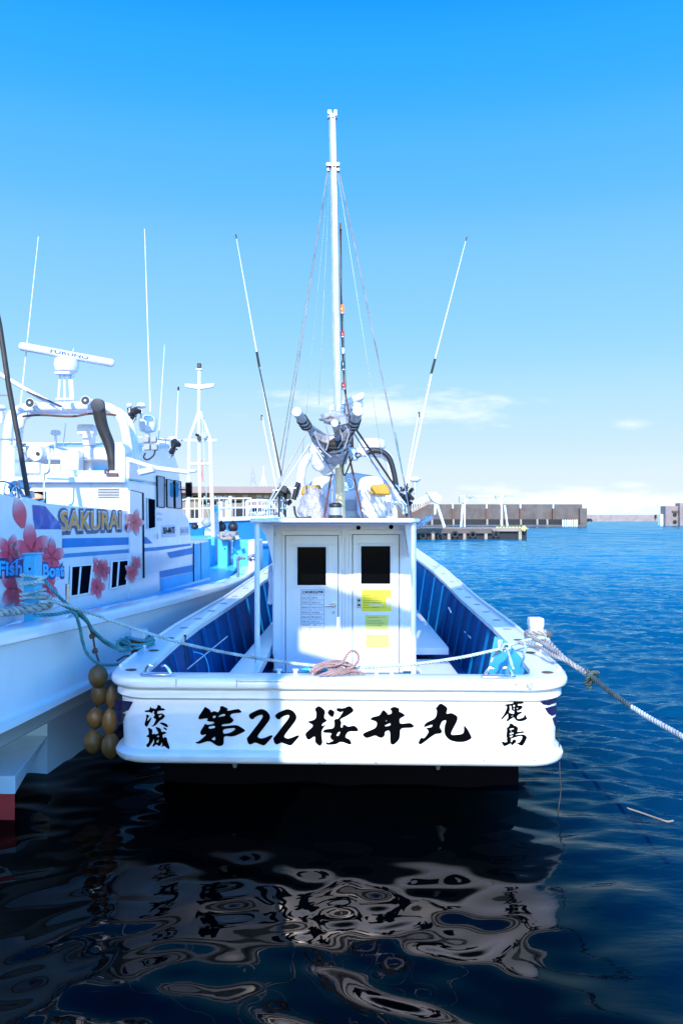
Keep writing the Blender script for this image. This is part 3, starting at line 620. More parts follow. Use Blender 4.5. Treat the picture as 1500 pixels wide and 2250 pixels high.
# door surround proud of the wall, then door leaf in a dark reveal
for (x0, x1, w0, w1, wy0, wy1, top) in ((628, 742, 653, 716, 1202, 1286, 1177), (775, 876, 793, 857, 1200, 1283, 1175)):
    k = nb()
    slab(k, (x0-9, top-11), (x1+9, top-1), WY-.012, .011); slab(k, (x0-9, top-1), (x0-1.5, 1500), WY-.012, .011); slab(k, (x1+1.5, top-1), (x1+9, 1500), WY-.012, .011)
    obj('door_surround', k, 'gel', FB, bevel=.004)
    k = nb(); slab(k, (x0-1.4, top-.9), (x1+1.4, 1500), WY-.004, .003); obj('door_seal', k, 'ink', FB)
    d = None
    k = nb()
    fr = .022
    slab(k, (x0, top), (x1, wy0-4), WY-fr, fr-.005); slab(k, (x0, wy1+4), (x1, 1500), WY-fr, fr-.005)
    slab(k, (x0, wy0-4), (w0-4, wy1+4), WY-fr, fr-.005); slab(k, (w1+4, wy0-4), (x1, wy1+4), WY-fr, fr-.005)
    d = obj('door', k, 'gel', FB, bevel=.0025)
    k = nb()
    slab(k, (w0-5, wy0-5), (w1+5, wy0), WY-.029, .012); slab(k, (w0-5, wy1), (w1+5, wy1+5), WY-.029, .012); slab(k, (w0-5, wy0), (w0, wy1), WY-.029, .012); slab(k, (w1, wy0), (w1+5, wy1), WY-.029, .012)
    obj('window_frame', k, 'paint', d, bevel=.003)
    k = nb(); slab(k, (w0, wy0), (w1, wy1), WY-.020, .008); obj('window', k, 'glass', d)
    # raised border moulding
    k = nb(); a, c = (x0+14, top+18), (x1-12, 1455)
    for e in (((a[0], a[1]), (c[0], a[1]+2)), ((a[0], a[1]+2), (a[0]+2, wy0-8)), ((c[0]-2, a[1]+2), (c[0], wy0-8))): slab(k, e[0], e[1], WY-.025, .003)
    obj('moulding', k, 'gel', d, bevel=.002)
    if x0 < 700:
        p = P(733, 1329, WY-.022); obj('handle', (lambda k: (lathe(k, p, (0, -1, 0), [(.028, 0), (.028, .006), (.018, .01), (.015, .045), (.017, .05)], 16), sweep(k, [p+Vector((0, -.04, 0)), p+Vector((-.05, -.045, -.004)), p+Vector((-.098, -.04, 0))], .009, 8), k)[2])(nb()), 'steel', d)
        p = P(733, 1345.5, WY-.022); obj('lock', lt(p, (0, -1, 0), [(.018, 0), (.018, .004), (.012, .012)], 14), 'galv', d)
        n_ = panel('notice', (661, 1295), (712, 1387), WY-.026, mat('notice_paper', (.74, .76, .80), .5, var=.02), d, th=.003, bevel=0)
        YN = WY-.0275
        k = nb()
        rows = [1295, 1307, 1318, 1328, 1340, 1350, 1360, 1370, 1378, 1387]
        for y in rows[:-1]: slab(k, (661, y), (712, y+.5), YN, .001)
        for x in (661, 681.5, 711.5): slab(k, (x, 1307 if x == 681.5 else 1295), (x+.5, 1387), YN-.0002, .001)
        obj('notice_rule', k, 'ink', d)
        text('遊漁船業者登録票', .1, P(663.5, 1304.5, YN), (1, 0, 0), (0, 0, 1), 'ink', d, 'notice_text', width=.045*WY/F*1000*.51*2, height=.034, bold=.02, lift=0)
        L = ['氏名又は名称', '登 録 番 号', '登録年月日', '営業所所在地', '遊漁船の名称', '遊漁船業務\n主任者氏名', '損害保険期間']
        Rr = ['桜井丸', '茨城県 第 100 号', '平成 年 月 日', '茨城県鹿島', '第22桜井丸', '主任者 二名', '一億円 十人']
        ys = [1315.5, 1326, 1337, 1348, 1358, 1368, 1376]
        for i, y in enumerate(ys):
            text(L[i].replace('\n', ''), .03, P(662.5, y, YN), (1, 0, 0), (0, 0, 1), 'ink', d, 'notice_text', width=17.5*WY/F, height=4.2*WY/F)
            text(Rr[i], .03, P(684, y, YN), (1, 0, 0), (0, 0, 1), 'ink', d, 'notice_text', width=(14 + (i*5) % 11)*WY/F, height=4.2*WY/F)
        for i in range(4): text('・ 月 日', .03, P(663+i*12, 1384.5, YN), (1, 0, 0), (0, 0, 1), 'ink', d, 'notice_text', width=8*WY/F, height=2.6*WY/F)
    else:
        k = nb(); slab(k, (784, 1313), (793, 1336), WY-.034, .012); obj('latch', k, 'galv', d, bevel=.004)
        k = nb(); slab(k, (786, 1317), (791, 1322), WY-.037, .003); slab(k, (786, 1327), (791, 1332), WY-.037, .003); obj('latch_button', k, 'black', d)
        panel('yellow_notice', (794, 1296), (859, 1343), WY-.026, 'yellow', d, th=.003, bevel=0)
        panel('yellow_notice', (802, 1351), (853, 1383), WY-.026, 'yellow2', d, th=.003, bevel=0)
        panel('yellow_notice', (803, 1394), (855, 1423), WY-.026, 'yellow2', d, th=.003, bevel=0)
        YN = WY-.0275; redm = mat('red_print', (.45, .08, .03), .6); M['redp'] = redm
        text('遊漁船利用の皆様へ', .03, P(815, 1302, YN), (1, 0, 0), (0, 0, 1), 'redp', d, 'notice_text', width=23*WY/F, height=4*WY/F)
        for i, w in enumerate((52, 56, 50, 54, 42, 48)):
            text('船長の指示に従い救命胴衣を着用してください' if i % 2 else '出航中は危険ですので立ち歩かないでください', .03, P(798, 1309.5+i*5.2, YN), (1, 0, 0), (0, 0, 1), 'ink', d, 'notice_text', width=w*WY/F, height=2.0*WY/F)
        k = nb(); slab(k, (848, 1313), (857, 1332), YN-.001, .001); slab(k, (811, 1328), (840, 1331), YN-.001, .001); obj('sticker', k, 'white', d)
        text('救命胴衣着用について', .03, P(808, 1358, YN), (1, 0, 0), (0, 0, 1), 'redp', d, 'notice_text', width=38*WY/F, height=3*WY/F)
        for i, w in enumerate((30, 36, 33)): text('小型船舶安全利用注意事項確認', .03, P(806, 1365+i*5, YN), (1, 0, 0), (0, 0, 1), 'ink', d, 'notice_text', width=w*WY/F, height=1.6*WY/F)
        text('船舶検査済', .03, P(804, 1398, YN), (1, 0, 0), (0, 0, 1), 'redp', d, 'notice_text', width=12*WY/F, height=2*WY/F)
k = nb()
slab(k, (751.5, 1252), (752.2, 1500), WY-.003, .002); slab(k, (757, 1180), (757.6, 1500), WY-.003, .002); obj('wall_groove', k, 'greyp', FB)
for px, py in ((787, 1158), (859, 1156)):
    obj('vent_hole', lt(P(px, py+2, WY-.002), (0, -1, 0), [(.024, 0), (.024, .003)], 18), 'ink', FB)
obj('wall_cable', tube([P(594, 1165, 8.85), P(602, 1166, 8.85), P(604, 1178, 8.85)], .007, 6, 4), 'greyp', FB)
obj('flag_socket', tube([P(743, 1356, 6.9), P(743, 1480, 6.9)], .014, 10), 'gel', FB)
for a, c in (((595, 1435), (603, 1470)),):
    obj('corner_fin', (lambda k: (prism(k, [P(594, 1470, 8.2), P(601, 1470, 8.2), P(600.5, 1436, 8.2)], (0, .03, 0)), k)[1])(nb()), 'ink', FB)
# white towel on the wheelhouse side
tw = nb(); pts = [P(x, y, 9.0) for x, y in ((590, 1243), (597, 1240), (601, 1290), (602, 1322), (595, 1329), (588, 1326), (591, 1285), (588, 1272))]
prism(tw, pts, (0, .05, 0)); tag(obj('towel', tw, 'cloth'), 'white towel hanging on the left side of the white wheelhouse', 'towel')
# ---------------------------------------------------------------- flying bridge on the wheelhouse roof
def T(name, pts, r, m, parent=FB, n=8, sm=0, r2=None): return obj(name, tube([Vector(p) for p in pts], r, n, sm, r2), m, parent, smooth=60)
def PP(Y, *pts): return [P(x, y, Y) for x, y in pts]
k = nb()
k2 = PP(10.6, (662, 1140), (663, 1075), (680, 1058), (715, 1044), (765, 1036), (815, 1044), (850, 1056), (868, 1072), (872, 1140)); prism(k, k2, (0, .5, 0)); obj('bridge_hood', k, 'greyb', FB, bevel=.02)
obj('bridge_console', (lambda k: (prism(k, PP(10.3, (655, 1140), (660, 1095), (690, 1080), (740, 1078), (850, 1078), (872, 1095), (874, 1140)), (0, .25, 0)), k)[1])(nb()), 'white', FB, bevel=.03)
for x0, x1 in ((680, 742), (783, 848)):
    pts = chaikin([(x0, 1140), (x0+2, 1085), (x0+6, 1052), (x0+22, 1046), (x1-22, 1046), (x1-6, 1052), (x1-2, 1085), (x1, 1140)], 2)
    k = nb(); prism(k, PP(10.05, *pts), (0, .16, 0)); s_ = obj('seat', k, 'pod', FB, bevel=.035, smooth=60)
for pts in ([(660, 1088), (663, 1072), (668, 1066), (703, 1065), (710, 1086)], [(811, 1086), (816, 1065), (852, 1063), (858, 1068), (858, 1088)]):
    k = nb(); prism(k, PP(9.85, *pts), (0, .12, 0)); obj('cushion', k, 'gold', FB, bevel=.02)
k = nb(); prism(k, PP(10.2, (755, 1098), (802, 1098), (802, 1120), (755, 1120)), (0, .02, 0)); obj('console_panel', k, 'greyp', FB)
k = nb(); slats = PP(9.8, (824, 1092), (845, 1092), (847, 1114), (822, 1114))
for i in range(8): box(k, slats[0].x+i*.018, slats[0].x+i*.018+.009, 9.78, 9.80, slats[2].z, slats[0].z)
obj('vent_louvre', k, 'white', FB)
# steering wheel
c = P(766, 1063, 9.95); k = nb(); ring = [c+Vector((math.cos(a)*.062, 0, math.sin(a)*.062)) for a in [2*math.pi*i/24 for i in range(25)]]
sweep(k, ring, .009, 8); w_ = obj('steering_wheel', k, 'steel', FB, smooth=60)
k = nb()
for i in range(5):
    a = 2*math.pi*i/5+.3; sweep(k, [c, c+Vector((math.cos(a)*.06, 0, math.sin(a)*.06))], .006, 6)
obj('spoke', k, 'steel', w_); obj('wheel_hub', lt(c+Vector((0, -.015, 0)), (0, 1, 0), [(.016, 0), (.02, .01), (.02, .03)], 12), 'cyan', w_)
# arch
T('radar_arch', PP(10.1, (660, 1092), (661, 1045), (668, 1018), (684, 1003), (710, 995), (750, 993), (800, 994), (838, 997), (852, 1006), (860, 1030), (866, 1065), (880, 1100)), .055, 'white', n=14, sm=5)
T('arch_padding', PP(10.0, (804, 996), (822, 990), (842, 994), (856, 1008), (864, 1034), (870, 1066)), .032, 'black', n=10, sm=5)
T('arch_padding', PP(10.0, (645, 1098), (652, 1072), (656, 1060)), .03, 'black', n=8, sm=4)
obj('coiled_hose', (lambda k: (sweep(k, [P(786, 1000, 9.95)+Vector((math.cos(a)*.035, 0, math.sin(a)*.026)) for a in [2*math.pi*i/16 for i in range(17)]], .008, 6), k)[1])(nb()), 'black', FB)
# radars
r_ = obj('radar_pedestal', lt(P(778, 900, 10.2), (0, 0, 1), [(.09, 0), (.11, .05), (.10, .12), (.05, .14)], 18), 'white', FB)
k = nb(); a = P(722, 901, 10.2); b_ = P(800, 869, 10.1); d = (b_-a); obox(k, (a+b_)/2, d/2, Vector((0, .055, 0)), Vector((0, 0, .045))); obj('radar_scanner', k, 'white', r_, bevel=.03)
k = nb(); lathe(k, P(816, 988, 10.2)-Vector((0, 0, .0)), (0, 0, 1), [(.10, 0), (.17, .02), (.175, .06), (.165, .11), (.10, .135)], 24); obj('radar_dome', k, 'white', FB, smooth=60)
k = nb(); lathe(k, P(779, 1012, 10.0), (0, 0, 1), [(.03, 0), (.05, .03), (.05, .07), (.03, .09)], 14); obj('lamp_housing', k, 'greyb', FB, smooth=60)
T('scanner_bracket', PP(10.2, (765, 930), (772, 905), (790, 890)), .022, 'alu'); T('arch_post', PP(10.2, (772, 995), (770, 930)), .03, 'rust')
# GPS mushrooms and brackets
for px, py, Y in ((911, 1050, 9.6), (630, 1062, 9.7)):
    if px > 800:
        g = obj('antenna_stand', lt(P(px, 1100, Y), (0, 0, 1), [(.014, 0), (.016, .12), (.028, .20), (.03, .215)], 12), 'greyb', FB)
        obj('antenna_cap', lt(P(px, 1062, Y)+Vector((0, 0, .015)), (0, 0, 1), [(.03, 0), (.06, .015), (.068, .035), (.05, .055), (.01, .064)], 18), 'white', g, smooth=60)
def cluster(name, cx, cy, w, h, n, m, Y, parent=FB):
    k = nb()
    for _ in range(n):
        p = P(cx+random.uniform(-w, w), cy+random.uniform(-h, h), Y+random.uniform(-.1, .1)); s = random.uniform(.012, .035)
        rot = Matrix.Rotation(random.uniform(0, 3), 3, Vector((random.random()-.5, random.random()-.5, random.random()-.5)).normalized())
        obox(k, p, rot@Vector((s, 0, 0)), rot@Vector((0, s*.7, 0)), rot@Vector((0, 0, s*random.uniform(.5, 1.4))))
    return obj(name, k, m, parent, bevel=.003)
cluster('antenna_bracket', 893, 1090, 16, 20, 16, 'black', 9.5); cluster('antenna_bracket', 622, 1090, 14, 20, 16, 'black', 9.6)
for a, c in (((604, 1085), (640, 1068)), ((600, 1078), (650, 1072)), ((618, 1075), (628, 1120)), ((872, 1078), (905, 1082)), ((868, 1065), (903, 1098)), ((888, 1060), (893, 1128))):
    T('bracket_arm', PP(9.55, a, c), .010, 'steel')
for a, c in (((668, 1050), (672, 1090)), ((676, 1096), (674, 1136)), ((860, 1090), (858, 1136)), ((846, 1100), (850, 1138)), ((668, 1095), (662, 1138))): T('seat_rail', PP(9.7, a, c), .010, 'greyp')
for px, top in ((893, 1062), (627, 1068), (613, 1078)): T('bracket_post', PP(9.6, (px, 1136), (px, top)), .013, 'black')
cluster('winch_gear', 745, 952, 10, 22, 14, 'rust', 9.5); cluster('winch_gear', 757, 905, 7, 14, 9, 'greyp', 9.5)
T('grab_rail', PP(9.4, (862, 1128), (862, 1112), (868, 1104), (880, 1104), (885, 1112), (885, 1130)), .014, 'steel', sm=3)
T('grab_rail', PP(9.2, (646, 1112), (651, 1135), (668, 1138), (684, 1136)), .012, 'black', sm=3)

# ---------------------------------------------------------------- mast, spars, rig
MY = 9.15
k = nb(); pts = PP(MY, (743, 925), (738, 700), (734, 450), (730, 262)); sweep(k, cat(pts, 6), lambda i, n: .048-.006*i/n, 18); mast = obj('mast', k, 'alu', FB, smooth=60)
for dx, r in ((-.012, .012), (.026, .010)):
    k = nb(); sweep(k, [p+Vector((dx, -.045, 0)) for p in cat(pts, 6)], r, 8); obj('mast_track', k, 'alu', mast, smooth=60)
k = nb(); sweep(k, [p+Vector((-.002, -.052, 0)) for p in PP(MY, (736.5, 650), (731.5, 420))], .004, 6); obj('halyard', k, 'black', mast)
k = nb(); p = P(730, 264, MY); lathe(k, p, (0, 0, 1), [(.045, 0), (.058, .01), (.058, .05), (.045, .055)], 12); obox(k, p+Vector((-.03, -.01, .065)), (.02, 0, 0), (0, .05, 0), (0, 0, .018)); obox(k, p+Vector((.035, -.01, .055)), (.014, 0, 0), (0, .05, 0), (0, 0, .03)); obj('masthead', k, 'galv', mast)
k = nb()
for px in (721, 743): obox(k, P(px, 368, MY), (.012, 0, 0), (0, .03, 0), (0, 0, .045))
obox(k, P(731, 366, MY), (.07, 0, 0), (0, .062, 0), (0, 0, .012)); obj('shroud_bracket', k, 'galv', mast)
k = nb(); lathe(k, P(744.5, 930, MY), (0, 0, 1), [(.065, 0), (.065, .10), (.055, .12)], 14); lathe(k, P(744.5, 897, MY), (0, 0, 1), [(.06, 0), (.06, .03)], 14); obj('mast_collar', k, 'galv', mast)
# base pillar
k = nb(); lathe(k, P(745, 1140, MY), (0, 0, 1), [(.045, 0), (.045, .55), (.05, .555), (.05, .565)], 18); obj('mast_pillar', k, 'cream', FB, smooth=60)
T('mast_pillar', PP(9.25, (752, 1140), (751, 1000)), .03, 'cream', n=12)
k = nb(); lathe(k, P(737, 1139, 8.7), (0, 0, 1), [(.074, 0), (.074, .03), (.062, .032), (.062, .12), (.070, .125), (.066, .15), (.04, .165)], 20); l_ = obj('stern_lantern', k, 'black', FB, smooth=40)
obj('lantern_lens', lt(P(737, 1132, 8.69), (0, 0, 1), [(.063, .0), (.063, .08)], 20), 'greyp', l_)
T('lamp_staff', PP(9.35, (748, 498), (750, 700), (756, 850), (770, 930)), .010, 'rust')
for py, m, h, w in ((676, 'orangelit', .085, .024), (728, 'redl', .055, .022), (764, 'white', .05, .022), (800, 'greenl', .09, .024), (842, 'redl', .06, .022)):
    if m == 'orangelit':
        if 'orangelit' not in M: M['orangelit'] = mat('orange_signal_lens', (.9, .16, .01), .15, emis=(1, .22, .01), es=.35)
    px = 751+(py-676)*.02; k = nb(); lathe(k, P(px, py+10, 9.3), (0, 0, 1), [(w*1.3, -.02), (w*1.3, -.008), (w*.9, -.005)], 14); b0 = obj('signal_lamp', k, 'galv', mast)
    obj('lens', lt(P(px, py+10, 9.3), (0, 0, 1), [(w, -.005), (w, h*.8), (w*.6, h)], 14), m, b0, smooth=60)
k = nb(); obox(k, P(748, 498, 9.3), (.012, 0, 0), (0, .02, 0), (0, 0, .035)); obj('staff_clamp', k, 'black', mast)
# shrouds and stays
for a, c, r, m in (((720, 372), (604, 1135), .0075, 'whiter'), ((721, 374), (615, 1010), .005, 'steel'), ((722, 380), (664, 1000), .003, 'steel'), ((724, 385), (700, 890), .003, 'steel'),
                   ((744, 375), (888, 1060), .0075, 'whiter'), ((742, 380), (840, 1010), .003, 'steel'), ((745, 500), (762, 900), .004, 'whiter'), ((888, 1058), (902, 1138), .009, 'steel')):
    T('stay', [P(a[0], a[1], MY), P(c[0], c[1], 9.6)], r, m, n=6)
for a, c, r, m in (((673, 950), (579, 1125), .011, 'greyp'), ((681, 975), (585, 1120), .007, 'steel'), ((783, 945), (882, 1090), .012, 'black'), ((776, 950), (890, 1128), .009, 'steel'), ((800, 995), (893, 1110), .008, 'steel'),
                   ((690, 975), (735, 1045), .008, 'greyp'), ((763, 985), (797, 1138), .011, 'pink'), ((728, 1042), (712, 1136), .011, 'pink'), ((731, 1040), (729, 1115), .006, 'greyp'), ((790, 1115), (815, 1140), .010, 'steel'), ((796, 1108), (812, 1136), .008, 'steel'), ((868, 950), (884, 1040), .005, 'tealw')):
    T('rigging_wire', [P(a[0], a[1], 9.0), P(c[0], c[1], 8.95)], r, m, n=6)
# furled sail bundle between its three spars
for pts, r in (([(652, 905, 7.7), (672, 935, 8.2), (730, 975, 9.0)], .044), ([(786, 903, 7.7), (776, 935, 8.3), (752, 985, 9.1)], .047), ([(735, 930, 7.9), (738, 940, 8.4), (742, 955, 9.0)], .036)):
    k = nb(); sweep(k, [P(*p) for p in pts], r, 18); s_ = obj('spar', k, 'spar', FB, smooth=50)
    a = P(*pts[0]); d = (P(*pts[1])-a).normalized(); obj('spar_end', lt(a-d*.012, d, [(r*.96, 0), (r*1.06, .006), (r*1.06, .03)], 18), 'greyb', s_)
    if r > .04:
        k = nb()
        for f in (.35, .5, .62):
            c = a.lerp(P(*pts[1]), f*1.6) if f < .6 else P(*pts[1]); u = d.orthogonal().normalized(); w = d.cross(u)
            sweep(k, [c+(u*math.cos(q)+w*math.sin(q))*(r+.006)+d*.02*math.sin(q*2) for q in [2*math.pi*i/14 for i in range(15)]], .009, 6)
        obj('lashing', k, 'soot', s_)
def lump(name, ctr, rad, m, seed, flat=.25, Y=9.0, sag=0, seg=28):
    """folded cloth: a stretched ball pushed into creases"""
    from mathutils import noise
    k = nb(); r = bmesh.ops.create_uvsphere(k, u_segments=seg, v_segments=seg//2+4, radius=1)
    c = P(ctr[0], ctr[1], Y)
    for v in r['verts']:
        d = v.co.copy(); q = Vector((d.x*2.1+seed, d.y*2, d.z*4.5))
        f = 1+flat*noise.noise(q)+flat*.6*abs(noise.noise(q*2.3))
        v.co = c+Vector((d.x*rad[0]*f, d.y*rad[1]*f, d.z*rad[2]*f-sag*(1-d.x*d.x)*.0))
    return obj(name, k, m, FB, smooth=180)
fs = []
k = nb()
from mathutils import noise as MN
# draped cloth: a sheet hung from spar to spar, gathered at the mast
NU, NV = 30, 18
g = [[None]*(NV+1) for _ in range(NU+1)]
for i in range(NU+1):
    s = i/NU
    top = P(674+(782-674)*s, 930+38*math.sin(math.pi*s)**.8-8*s, 8.35+.25*math.sin(math.pi*s))
    bot = P(690+(765-690)*s, 962+30*math.sin(math.pi*s)**.6, 8.5+.3*math.sin(math.pi*s))
    for j in range(NV+1):
        w = j/NV; p = top.lerp(bot, w)
        n_ = MN.noise(Vector((s*3, w*6+s*2, 1)))
        p.y -= .14*math.sin(math.pi*w)+.05*n_+.02*math.sin(w*26+s*4); p.z += .015*n_
        g[i][j] = k.verts.new(p)
for i in range(NU):
    for j in range(NV): k.faces.new((g[i][j], g[i+1][j], g[i+1][j+1], g[i][j+1]))
o = obj('furled_sail', k, 'sail', FB, smooth=180); so_ = o.modifiers.new('thick', 'SOLIDIFY'); so_.thickness = .03
lump('sail_bag', (712, 1000), (.17, .13, .19), 'cloth', 3, .22, 9.25)
lump('furled_sail', (738, 990), (.15, .14, .16), 'sail', 5, .3, 9.0)
lump('furled_sail', (733, 918), (.14, .12, .07), 'sail', 9, .3, 9.0)
for pts in ([(676, 942), (690, 962), (715, 975), (745, 974), (770, 960), (782, 935)], [(700, 985), (720, 996), (745, 996), (765, 985)], [(705, 972), (730, 985), (758, 978), (768, 970)]):
    T('lashing', PP(8.33, *pts), .009, 'soot', sm=4)
for pts in ([(690, 950), (706, 985), (728, 1005)], [(768, 948), (758, 980), (748, 1000)], [(716, 935), (722, 965), (716, 990)], [(745, 940), (752, 965), (742, 985)]):
    T('lashing', PP(8.30, *pts), .007, 'greyp', sm=4)
cluster('rigging_block', 735, 978, 14, 8, 9, 'soot', 8.5); cluster('rigging_block', 752, 930, 9, 12, 9, 'greyp', 8.8)
T('hose', PP(8.8, (765, 990), (757, 1010), (752, 1030), (757, 1045), (768, 1020), (775, 1005)), .008, 'black', sm=4)
obj('blackened_block', (lambda k: (ball(k, P(748, 1000, 8.95), .045, .05, .04, 12, .2), k)[1])(nb()), 'soot', FB)
# plastic-wrapped net on the left seat
netm = bpy.data.materials.new('clear_net'); netm.use_nodes = True; b = netm.node_tree.nodes['Principled BSDF']; b.inputs['Alpha'].default_value = .6; vo = N(netm.node_tree, 'ShaderNodeTexVoronoi', feature='DISTANCE_TO_EDGE'); vo.inputs['Scale'].default_value = 16; vr = N(netm.node_tree, 'ShaderNodeValToRGB'); vr.color_ramp.elements[0].color = (.32, .30, .36, 1); vr.color_ramp.elements[1].color = (.62, .60, .66, 1); vr.color_ramp.elements[1].position = .22; netm.node_tree.links.new(vo.outputs[0], vr.inputs[0]); netm.node_tree.links.new(vr.outputs[0], b.inputs['Base Color']); b.inputs['Roughness'].default_value = .35; M['net'] = netm
k = nb(); r = bmesh.ops.create_uvsphere(k, u_segments=30, v_segments=20, radius=1); c = P(692, 1112, 9.4)
for v in r['verts']:
    d = v.co.copy(); f = 1+.35*MN.noise(d*2.6)+.2*abs(MN.noise(d*6)); v.co = c+Vector((d.x*.14*f*(1.2-.35*d.z), d.y*.12*f, d.z*.19*f))
tag(obj('net_bag', k, 'net', smooth=180), 'crumpled clear plastic bag of netting on the wheelhouse roof under the left cushion', 'bag')
# aerials
for a, mid_, c, r in (((518, 515), (567, 790), (614, 1050), .012), ((575, 912), None, (610, 1085), .010), ((1025, 520), (951, 805), (897, 1062), .012), ((920, 905), None, (886, 1090), .010)):
    top = P(*a, 9.6); bot = P(*c, 9.55)
    if mid_:
        mm = P(*mid_, 9.58); e = obj('whip_aerial', tube([bot, mm], .013, 8, r2=.010), 'white', FB, smooth=60); obj('aerial_tip', tube([mm, top], .008, 8, r2=.0035), 'white', e, smooth=60)
        d = (top-mm).normalized(); obj('ferrule', tube([mm-d*.09, mm+d*.09], .014, 8), 'black', e)
        obj('aerial_end', tube([top-d*.05, top], .0075, 6), 'black', e)
    else:
        e = obj('whip_aerial', tube([bot, top], .011, 8, r2=.006), 'white', FB, smooth=60); obj('aerial_end', tube([top-Vector((0, 0, .06)), top], .010, 6), 'black', e)
T('guard_wire', PP(9.5, (568, 800), (618, 1045)), .007, 'black', r2=.009)

# ---------------------------------------------------------------- ropes about the stern (loose: things of their own)
def RP(*pts): return [P(*p) for p in pts]
o = obj('mooring_rope', rope_bm(RP((112, 1320, 6.05), (200, 1347, 6.1), (300, 1383, 6.2), (400, 1413, 6.3), (480, 1431, 6.3), (560, 1445, 6.25), (640, 1457, 6.1), (700, 1463, 5.95), (735, 1466, 5.9)), .0125), 'tealw')
tag(o, 'pale green twisted rope stretched across the stern from the blue post on the left boat', 'rope')
o = obj('mooring_rope', rope_bm(RP((770, 1468, 5.95), (830, 1465, 6.0), (920, 1458, 6.1), (1010, 1445, 6.2), (1080, 1430, 6.3), (1110, 1422, 6.35), (1150, 1408, 6.6), (1190, 1402, 6.65), (1205, 1405, 6.6)), .0125), 'tealw')
tag(o, 'pale green rope running from the pink coil to the white bitt on the right corner', 'rope')
# faded coil
k = nb(); rnd = random.Random(4)
for q in range(9):
    cx = 728+rnd.uniform(-8, 10); rx = rnd.uniform(.10, .17); rz = rnd.uniform(.04, .085); y0 = 5.87+q*.012
    pts = []
    for i in range(15):
        a = math.pi*(i/14); pts.append(Vector((P(cx, 0, 5.9).x+math.cos(a)*rx, y0+.03*math.sin(a*2+q), .998+math.sin(a)*rz)))
    rope_bm(pts, .0095, 3, bm=k)
rope_bm(RP((735, 1462, 5.85), (752, 1455, 5.85), (765, 1435, 5.85), (777, 1430, 5.86), (787, 1440, 5.87), (785, 1455, 5.87), (770, 1468, 5.86), (745, 1471, 5.85), (720, 1472, 5.85)), .0095, 6, bm=k)
for q in range(4): rope_bm([Vector((P(700+q*14, 0, 5.8).x, 5.80+.01*q, 1.0)), Vector((P(735+q*14, 0, 5.8).x, 5.83, 1.03)), Vector((P(765+q*12, 0, 5.85).x, 5.86, 1.0))], .009, 5, bm=k)
tag(obj('rope_coil', k, 'pink'), 'faded pink rope coil with one upright loop lying on the white stern rail', 'rope')
tag(obj('rag', (lambda k: (ball(k, (P(690, 0, 6).x, 6.02, 1.0), .10, .04, .02, 14, .5), k)[1])(nb()), 'cyan'), 'crumpled cyan rag on the stern rail left of the pink rope coil', 'rag')
# knots and turns on the right bitt, heavy line to the shore on the right
BT = P(1176, 1395, 6.75)
def turns(c, w, n, r, dz, m, name, label, k=None, jit=.01):
    k = nb(); pts = []
    for i in range(n*8+1):
        a = 2*math.pi*i/8; pts.append(Vector((c.x+math.cos(a)*w*1.25, c.y+math.sin(a)*w*1.25, c.z+dz*(i/8-n/2)+random.uniform(-jit, jit))))
    rope_bm(pts, r, 4, bm=k); return k
k = turns(BT, .06, 2, .019, .03, 'grey', '', '')
ball(k, BT+Vector((.095, -.02, .01)), .035, .03, .032, 12, .3)
rope_bm(RP((1192, 1398, 6.72), (1205, 1412, 6.6), (1240, 1448, 6.3), (1270, 1468, 6.05), (1300, 1490, 5.8)), .021, 6, bm=k)
rope_bm(RP((1168, 1400, 6.65), (1200, 1418, 6.4), (1230, 1440, 6.1), (1268, 1468, 5.95)), .017, 6, bm=k)
rope_bm(RP((1140, 1412, 6.5), (1180, 1420, 6.35), (1215, 1440, 6.1), (1250, 1455, 6.0)), .014, 6, bm=k)
tag(obj('bow_hitch', k, 'grey'), 'grey braided rope turns knotted round the white bitt on the right gunwale', 'rope'); bpy.data.objects['bow_hitch'].name = 'hitched_rope'
k = rope_bm(RP((1296, 1484, 5.8), (1330, 1513, 5.5), (1365, 1538, 5.2), (1392, 1557, 5.0)), .0165, 6)
ball(k, P(1300, 1487, 5.8), .045, .04, .04, 12, .5); rope_bm(RP((1285, 1502, 5.8), (1296, 1480, 5.76), (1313, 1478, 5.8)), .015, 5, bm=k); rope_bm(RP((1288, 1472, 5.8), (1302, 1492, 5.75), (1290, 1508, 5.8), (1301, 1510, 5.8)), .013, 5, bm=k)
tag(obj('shore_line', k, 'green'), 'dark mossy knotted middle length of the heavy line leading off to the right', 'rope')
k = rope_bm(RP((1388, 1554, 5.02), (1430, 1580, 4.75), (1480, 1608, 4.45), (1560, 1655, 4.0), (1700, 1740, 3.3)), .0155, 6)
tag(obj('shore_line', k, 'whiter'), 'bright white end of the heavy line running out of frame at right', 'rope')
k = nb(); ball(k, P(1109, 1422, 6.35), .03, .03, .025, 12, .5)
for pts in (((1100, 1430, 6.3), (1108, 1415, 6.3), (1120, 1420, 6.3), (1108, 1432, 6.3)), ((1112, 1425, 6.3), (1118, 1440, 6.1), (1124, 1462, 5.9), (1127, 1468, 5.85)), ((1100, 1425, 6.35), (1085, 1440, 6.4), (1078, 1455, 6.4)), ((1150, 1410, 6.5), (1154, 1425, 6.3), (1149, 1440, 6.15))):
    rope_bm(RP(*pts), .0095, 5, bm=k)
tag(obj('knotted_line', k, 'tealw'), 'small pale green knot tied to the right stern cleat', 'rope')
k = nb(); rope_bm([P(1227, 1600, 5.93), P(1228, 1660, 5.93), P(1229, 1700, 5.9), P(1231, 1740, 5.88), Vector((1.53, 5.85, 0.0)), Vector((1.53, 5.85, -.3))], .004, 5, bm=k)
tag(obj('hanging_cord', k, 'soot'), 'thin dark cord hanging from the right stern corner into the water', 'cord')
